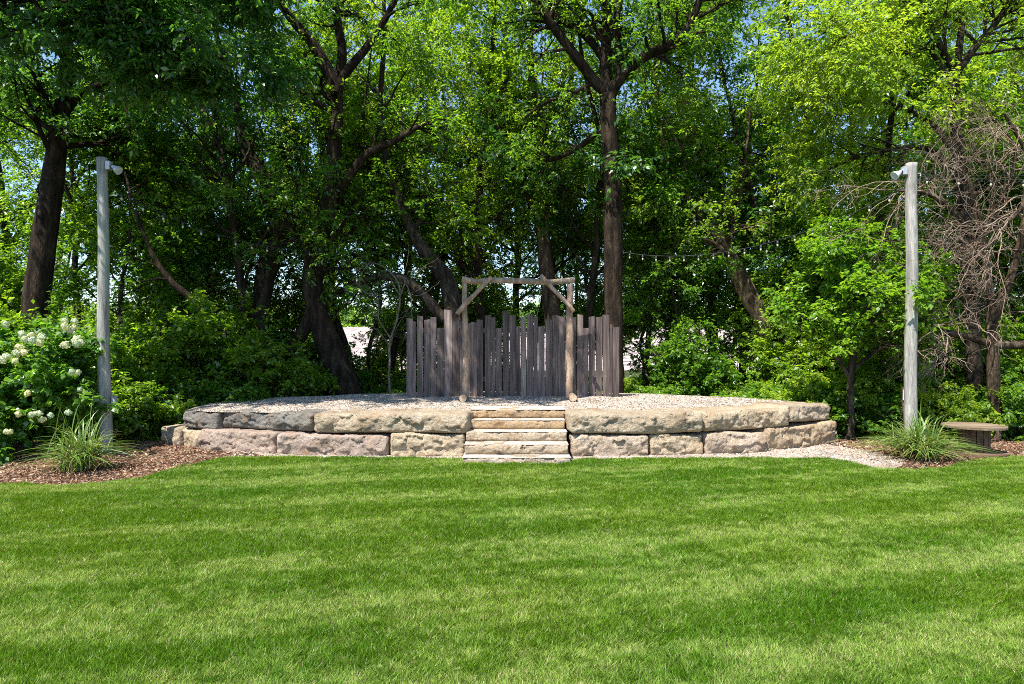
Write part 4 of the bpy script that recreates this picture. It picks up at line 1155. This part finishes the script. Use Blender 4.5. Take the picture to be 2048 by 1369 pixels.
# understory shrubs
UG = "green undergrowth shrubs at the foot of the woods"
UL = "leafy green undergrowth shrub at the foot of the woods"
sh = []
for q in range(5):
    m_ = [M['leaf_mid'], M['leaf_shrub'], M['leaf_mid'], M['leaf_bright'], M['leaf_shrub']][q]
    sh.append(make_shrub("understory_shrub", UL, "shrub", UG, (0, 0, 0), 1.25, 1.1, [2.0, 1.6, 2.3, 1.3, 1.1][q], 60 + q, m_, [0.085, 0.10, 0.095, 0.08, 0.115][q], nstem=13, n2=9, n3=7, nl=13, wid=0.55))
rgs = random.Random(8)
PL = []   # (u, Y, kind, scale)
for u, Y, k_, s in ((150, 12.2, 2, 1.0), (220, 16, 0, 1.2), (290, 17, 1, 1.3), (600, 17.5, 1, 1.3), (520, 17, 0, 1.3), (400, 17, 0, 1.3), (240, 12.4, 0, 1.05), (300, 13.2, 1, 1.2), (330, 12.3, 0, .8), (380, 13.4, 2, 1.25), (450, 12.9, 1, .9), (470, 14.2, 0, 1.3), (530, 13.5, 2, 1.0), (560, 14.4, 0, 1.1), (600, 15.2, 1, 1.2), (610, 13.6, 2, .6),
                   (740, 15.2, 1, .75), (700, 17.5, 0, .8), (760, 18.5, 1, .8), (780, 14.2, 3, .5), (830, 16, 1, .7), (1260, 15.0, 3, .6), (1310, 14.6, 1, .65), (1370, 14.9, 2, .9), (1340, 16.3, 0, .9), (1600, 13.0, 3, .85), (1765, 12.2, 3, .85), (1870, 12.4, 3, .8), (1290, 14.4, 3, .55), (1460, 14.6, 3, .6), (250, 12.0, 3, .7), (1400, 15.5, 0, .9), (1450, 14.2, 4, .55), (1500, 14.4, 3, .6), (1555, 14.3, 0, .6),
                   (1530, 13.8, 4, .7), (1590, 13.6, 1, .8), (1610, 15.2, 2, 1.1), (1650, 12.9, 4, .85), (1690, 12.5, 4, .8), (1650, 14.6, 0, 1.2), (1745, 12.4, 1, .75), (1790, 13.2, 2, 1.1), (1860, 12.6, 1, .7), (1905, 12.0, 3, .6),
                   (1900, 14.0, 2, 1.1), (1970, 12.6, 4, .65), (2030, 12.2, 1, .8), (2060, 13.6, 2, 1.2), (2140, 13, 0, 1.2), (-60, 12.4, 2, 1.1), (60, 12.8, 0, 1.2), (-160, 12, 1, 1.1), (2250, 13, 1, 1.2)):
    PL.append((xw(u, Y), Y, k_, s))
for i in range(20):
    Y = rgs.uniform(16, 26); x = rgs.uniform(-0.8, 0.8) * Y
    if -0.2 < x / Y < 0.22 and Y < 26 and i % 3: continue
    PL.append((x, Y, rgs.randrange(5), rgs.uniform(0.5, 0.95)))
used = set()
for (x, y, k_, s) in PL:
    rz = rgs.uniform(0, 6.28)
    if k_ not in used:
        used.add(k_); o = sh[k_]; o.location = (x, y, -0.05); o.rotation_euler = (0, 0, rz); o.scale = (s, s, s)
    else:
        copy_thing(sh[k_], (x, y, -0.05), rz, (s, s, s * rgs.uniform(0.9, 1.1)))

# far tree line beyond the field, reads as one mass
rgt = np.random.default_rng(12)
K = 60000
X = rgt.uniform(-130, 130, K); Y = rgt.uniform(128, 150, K)
hh = 5.5 + 3.0 * np.array([noise.noise((x * 0.06, 0, 3)) for x in X]) + 2.2 * np.array([noise.noise((x * 0.25, 0, 8)) for x in X])
pos = np.stack([X, Y, 3.0 + hh * rgt.random(K) ** 0.7], 1)
d = nrm(rgt.normal(size=(K, 3))); nn = nrm(rgt.normal(size=(K, 3)) + np.array([0, -0.4, 0.8])); nn = nrm(nn - (nn * d).sum(1, keepdims=True) * d); s = np.cross(d, nn); L = rgt.uniform(0.5, 1.0, K)[:, None]
V = np.stack([pos, pos + d * L * .5 - s * L * .3, pos + d * L, pos + d * L * .5 + s * L * .3], 1).reshape(-1, 3)
ft = link("distant_trees", np_mesh("distant_trees", V, np.arange(K * 4).reshape(K, 4)), M['leaf_mid'])
tag(ft, "far green tree line beyond the pale field behind the woods", "trees", kind='stuff')

# ground cover of low leafy weeds in the woods
rgc = np.random.default_rng(3)
K = 60000
Y = 12.2 + 20 * rgc.random(K) ** 1.6
X = rgc.uniform(-0.82, 0.82, K) * Y
inside = (np.abs(X) < 5.6) & (Y < 14.4 - np.abs(X) * 0.25)
bad = inside | ((X > 5.3) & (Y < 12.4))
X, Y = X[~bad], Y[~bad]; K = len(X)
hgt = 0.10 + 0.30 * np.array([max(0, noise.noise((x * 0.7, y * 0.7, 0)) + 0.4) for x, y in zip(X, Y)])
Z = rgc.random(K) * hgt
pos = np.stack([X, Y, Z], 1)
d = nrm(rgc.normal(size=(K, 3)) * np.array([1, 1, 0.3])); nn = nrm(rgc.normal(0, 0.5, (K, 3)) + np.array([0, -0.2, 1.2])); nn = nrm(nn - (nn * d).sum(1, keepdims=True) * d)
s = np.cross(d, nn); L = rgc.uniform(0.06, 0.13, K)[:, None]
V = np.stack([pos, pos + d * L * .45 - s * L * .28, pos + d * L, pos + d * L * .45 + s * L * .28], 1).reshape(-1, 3)
gc = link("ground_cover", np_mesh("ground_cover", V, np.arange(K * 4).reshape(K, 4)), M['leaf_shrub'])
tag(gc, "low leafy weeds covering the woodland floor", "ground cover", kind='stuff')

# ------------------------------------------------------------------ ornamental grass tufts
def tuft(label, c, rad, h, nb, seed):
    rg = np.random.default_rng(seed)
    r0 = empty("ornamental_grass", tuple(c)); tag(r0, label, "grass clump", "ornamental grass clumps at the poles")
    for part, K, hh, spread, cols in (("blades", nb, h, rad, ((0.11, 0.21, 0.030), (0.17, 0.28, 0.05), (0.28, 0.34, 0.11))), ("dry_blades", nb // 2, h * 0.5, rad * 0.55, ((0.34, 0.22, 0.10), (0.46, 0.33, 0.17), (0.26, 0.15, 0.07)))):
        n = 8
        a = rg.uniform(0, 2 * np.pi, K); rr = rg.random(K) ** 0.6
        t = np.linspace(0, 1, n)[None, :]
        out = spread * (0.15 + 1.0 * rr)[:, None]
        hz = hh * (1.1 - 0.6 * rr)[:, None] * rg.uniform(0.7, 1.15, (K, 1))
        bx = 0.14 * rad * rg.normal(size=(K, 1)); by = 0.14 * rad * rg.normal(size=(K, 1))
        rad_t = out * (0.35 * t + 0.65 * t ** 2.2)
        z = hz * (2.0 * t - 1.25 * t ** 2.2 * (0.4 + 0.9 * rr[:, None]))
        Px = bx + np.cos(a)[:, None] * rad_t; Py = by + np.sin(a)[:, None] * rad_t
        Pp = np.stack([Px, Py, np.maximum(z, 0.01)], -1)
        wv = 0.007 * (1 - t ** 3) + 0.0006
        side = np.stack([-np.sin(a), np.cos(a), np.zeros(K)], 1)[:, None, :] + rg.normal(0, 0.25, (K, 1, 3))
        A = Pp - side * wv[..., None]; B = Pp + side * wv[..., None]
        V = np.stack([A, B], 2).reshape(-1, 3)
        idx = np.arange(K * n * 2).reshape(K, n, 2)
        Q = np.stack([idx[:, :-1, 0], idx[:, :-1, 1], idx[:, 1:, 1], idx[:, 1:, 0]], -1).reshape(-1, 4)
        ci = rg.integers(0, 3, K); col = np.array(cols)[ci] * rg.uniform(0.8, 1.2, (K, 1))
        link(part, np_mesh(part, V, Q, False, np.repeat(col, n * 2, axis=0)), M['tuft'], r0)
tuft("ornamental grass clump at the foot of the left pole, loose and half shaded", G(160, 940), 0.72, 0.58, 280, 1)
tuft("bushy sunlit ornamental grass clump at the foot of the right pole", G(1838, 915), 0.86, 0.50, 520, 2)
tuft("small strappy green grass clump at the right edge beyond the spool table", G(2062, 872), 0.45, 0.45, 160, 3)

# ------------------------------------------------------------------ wood chips and pebbles
def scatter(name, label, cat, X, Y, Z, size, aspect, cols, seed, mat, thick=0.5):
    rg = np.random.default_rng(seed)
    K = len(X)
    c = np.stack([X, Y, Z], 1)
    d = rg.normal(size=(K, 3)) * np.array([1, 1, 0.35]); d = nrm(d)
    up = nrm(rg.normal(0, 0.45, (K, 3)) + np.array([0, 0, 1])); up = nrm(up - (up * d).sum(1, keepdims=True) * d)
    s = np.cross(d, up)
    L = (size * rg.uniform(0.4, 1.4, K))[:, None]; Wd = L * aspect * rg.uniform(0.6, 1.3, (K, 1)); H = Wd * thick
    v = np.stack([c - d * L, c - s * Wd, c + d * L, c + s * Wd, c + up * H + d * L * 0.2], 1)
    V = v.reshape(-1, 3)
    b = (np.arange(K) * 5)[:, None]
    T = np.concatenate([b + np.array([[0, 1, 4]]), b + np.array([[1, 2, 4]]), b + np.array([[2, 3, 4]]), b + np.array([[3, 0, 4]])])
    col = np.array(cols)[rg.integers(0, len(cols), K)] * rg.uniform(0.75, 1.25, (K, 1))
    o = link(name, np_mesh(name, V, T, False, np.repeat(col, 5, axis=0)), mat); tag(o, label, cat, kind='stuff')
rgq = np.random.default_rng(4)
K = 22000
X = np.concatenate([rgq.uniform(-9, -3.6, K), rgq.uniform(5.0, 10, K)]); Y = np.concatenate([rgq.uniform(8.1, 12, K), rgq.uniform(9.2, 12, K)])
ok = (Y > lawn_edge(X) + rgq.normal(0, 0.04, 2 * K) - 0.02); X, Y = X[ok], Y[ok]
keepg = ~((X > 5.0) & (X < 5.5) & (rgq.random(len(X)) < 0.75)) & ~((X > -4.6) & (X < -3.6) & (rgq.random(len(X)) < 0.5)); X, Y = X[keepg], Y[keepg]
Z = np.array([bedz(x, y) for x, y in zip(X, Y)]) + 0.012 * rgq.random(len(X)) + 0.004
scatter("wood_chips", "loose reddish wood chips covering the beds beside the stage", "mulch", X, Y, Z, 0.026, 0.32, [(0.17, 0.082, 0.045), (0.27, 0.145, 0.082), (0.30, 0.20, 0.13), (0.10, 0.052, 0.033), (0.34, 0.26, 0.18)], 5, M['chip'])
K = 26000
X = rgq.uniform(-5.2, 5.1, K); tt = rgq.random(K) * 0.9
ii = np.clip(((X + 5.35) / 10.6 * nx), 0, nx - 1.001); jj = tt * (ny - 1.5)
i0 = ii.astype(int); j0 = jj.astype(int); fi = (ii - i0)[:, None]; fj = (jj - j0)[:, None]
pp = (SG_V[j0, i0] * (1 - fi) + SG_V[j0, i0 + 1] * fi) * (1 - fj) + (SG_V[j0 + 1, i0] * (1 - fi) + SG_V[j0 + 1, i0 + 1] * fi) * fj
X2 = rgq.uniform(-4.2, 5.5, 14000); Y2 = rgq.uniform(9.5, 12, 14000)
ok = (Y2 > lawn_edge(X2) - 0.03); X2, Y2 = X2[ok], Y2[ok]
Z2 = np.array([bedz(x, y) for x, y in zip(X2, Y2)]) + 0.014
A = np.concatenate([pp[:, 0], X2]); B = np.concatenate([pp[:, 1], Y2]); C = np.concatenate([pp[:, 2] + 0.002, Z2])
scatter("pebbles", "loose pale gravel pebbles on the stage and along its foot", "gravel", A, B, C, 0.014, 0.75, [(0.43, 0.355, 0.285), (0.50, 0.43, 0.355), (0.33, 0.265, 0.21), (0.58, 0.51, 0.44), (0.24, 0.195, 0.16)], 6, M['pebble'], 0.6)

# ------------------------------------------------------------------ lawn grass
def vnoise(x, y, s, seed):
    """cheap smooth value noise"""
    rg = np.random.default_rng(seed); T = rg.random((256, 256))
    x = x * s + 1000; y = y * s + 1000
    xi = np.floor(x).astype(int); yi = np.floor(y).astype(int); fx_ = x - xi; fy_ = y - yi
    fx_ = fx_ * fx_ * (3 - 2 * fx_); fy_ = fy_ * fy_ * (3 - 2 * fy_)
    a = T[xi % 256, yi % 256]; b = T[(xi + 1) % 256, yi % 256]; c = T[xi % 256, (yi + 1) % 256]; d = T[(xi + 1) % 256, (yi + 1) % 256]
    return (a * (1 - fx_) + b * fx_) * (1 - fy_) + (c * (1 - fx_) + d * fx_) * fy_
rgl = np.random.default_rng(1)
K = 1700000
Yv = 2.6 + (10.6 - 2.6) * rgl.random(K) ** 1.05
Xv = rgl.uniform(-0.86, 0.86, K) * (Yv + 1.5)
ok = Yv < lawn_edge(Xv) + 0.01 + 0.07 * (vnoise(Xv, Yv, 9, 21) - 0.5) + rgl.normal(0, 0.02, K)
Xv, Yv = Xv[ok], Yv[ok]; K = len(Xv)
ca, sa = math.cos(R(14)), math.sin(R(14))
ux = Xv * ca + Yv * sa; uy = -Xv * sa + Yv * ca
streak = 0.32 * vnoise(ux * 0.4, uy * 2.3, 1.0, 2) + 0.34 * vnoise(ux * 1.1, uy * 5.5, 1.0, 3) + 0.34 * vnoise(ux * 2.6, uy * 12, 1.0, 13)
patch = 0.4 * vnoise(Xv, Yv, 1.6, 4) + 0.35 * vnoise(Xv, Yv, 4.5, 5) + 0.25 * vnoise(Xv, Yv * 1.3, 9.0, 9)
fine = vnoise(Xv, Yv, 14, 6)
band = 0.5 + 0.5 * np.sin(uy * 2 * np.pi / 1.05 + 1.3 * np.sin(ux * 0.5))
fine2 = vnoise(Xv, Yv, 34, 7)
q = 0.42 * streak + 0.14 * patch + 0.16 * fine + 0.14 * fine2 + 0.14 * band
q = np.clip((q - 0.51) * 5.0 + 0.42, 0, 1)
h = 0.027 * rgl.uniform(0.55, 1.25, K) * (1.15 - 0.3 * q)
lean_dir = 7.0 * vnoise(Xv, Yv, 3.5, 31) + 5.0 * vnoise(Xv, Yv, 14.0, 32) + rgl.normal(0, 1.5, K); lean = h * rgl.uniform(0.2, 1.5, K)
wd = rgl.uniform(0.0018, 0.0036, K) * (0.6 + Yv / 9.0)
th = rgl.uniform(0, np.pi, K)
b0 = np.stack([Xv - np.cos(th) * wd, Yv - np.sin(th) * wd, np.zeros(K)], 1)
b1 = np.stack([Xv + np.cos(th) * wd, Yv + np.sin(th) * wd, np.zeros(K)], 1)
ld = np.stack([np.cos(lean_dir), np.sin(lean_dir)], 1)
bias = ((q - 0.5) * 0.012)
tp = np.stack([Xv + ld[:, 0] * lean, Yv + ld[:, 1] * lean + bias, h], 1)
V = np.stack([b0, b1, tp], 1).reshape(-1, 3)
dark = np.array((0.086, 0.212, 0.007)); lite = np.array((0.245, 0.365, 0.062)); dry = np.array((0.42, 0.39, 0.18)); yel = np.array((0.26, 0.34, 0.025))
col = dark * (1 - q[:, None]) + lite * q[:, None]
ry_ = vnoise(Xv, Yv, 0.9, 8)[:, None]
col = col * (1 - 0.35 * ry_) + yel * 0.35 * ry_
isdry = rgl.random(K) < (0.03 + 0.22 * np.clip(q - 0.5, 0, 1) + 0.14 * np.clip(patch - 0.62, 0, 1))
col[isdry] = dry
col *= rgl.uniform(0.45, 1.35, (K, 1))
go = link("grass", np_mesh("grass", V, np.arange(K * 3).reshape(K, 3), False, np.repeat(col, 3, axis=0)), M['grass'])
tag(go, "short mown green grass of the lawn with pale streaks", "grass", kind='stuff')
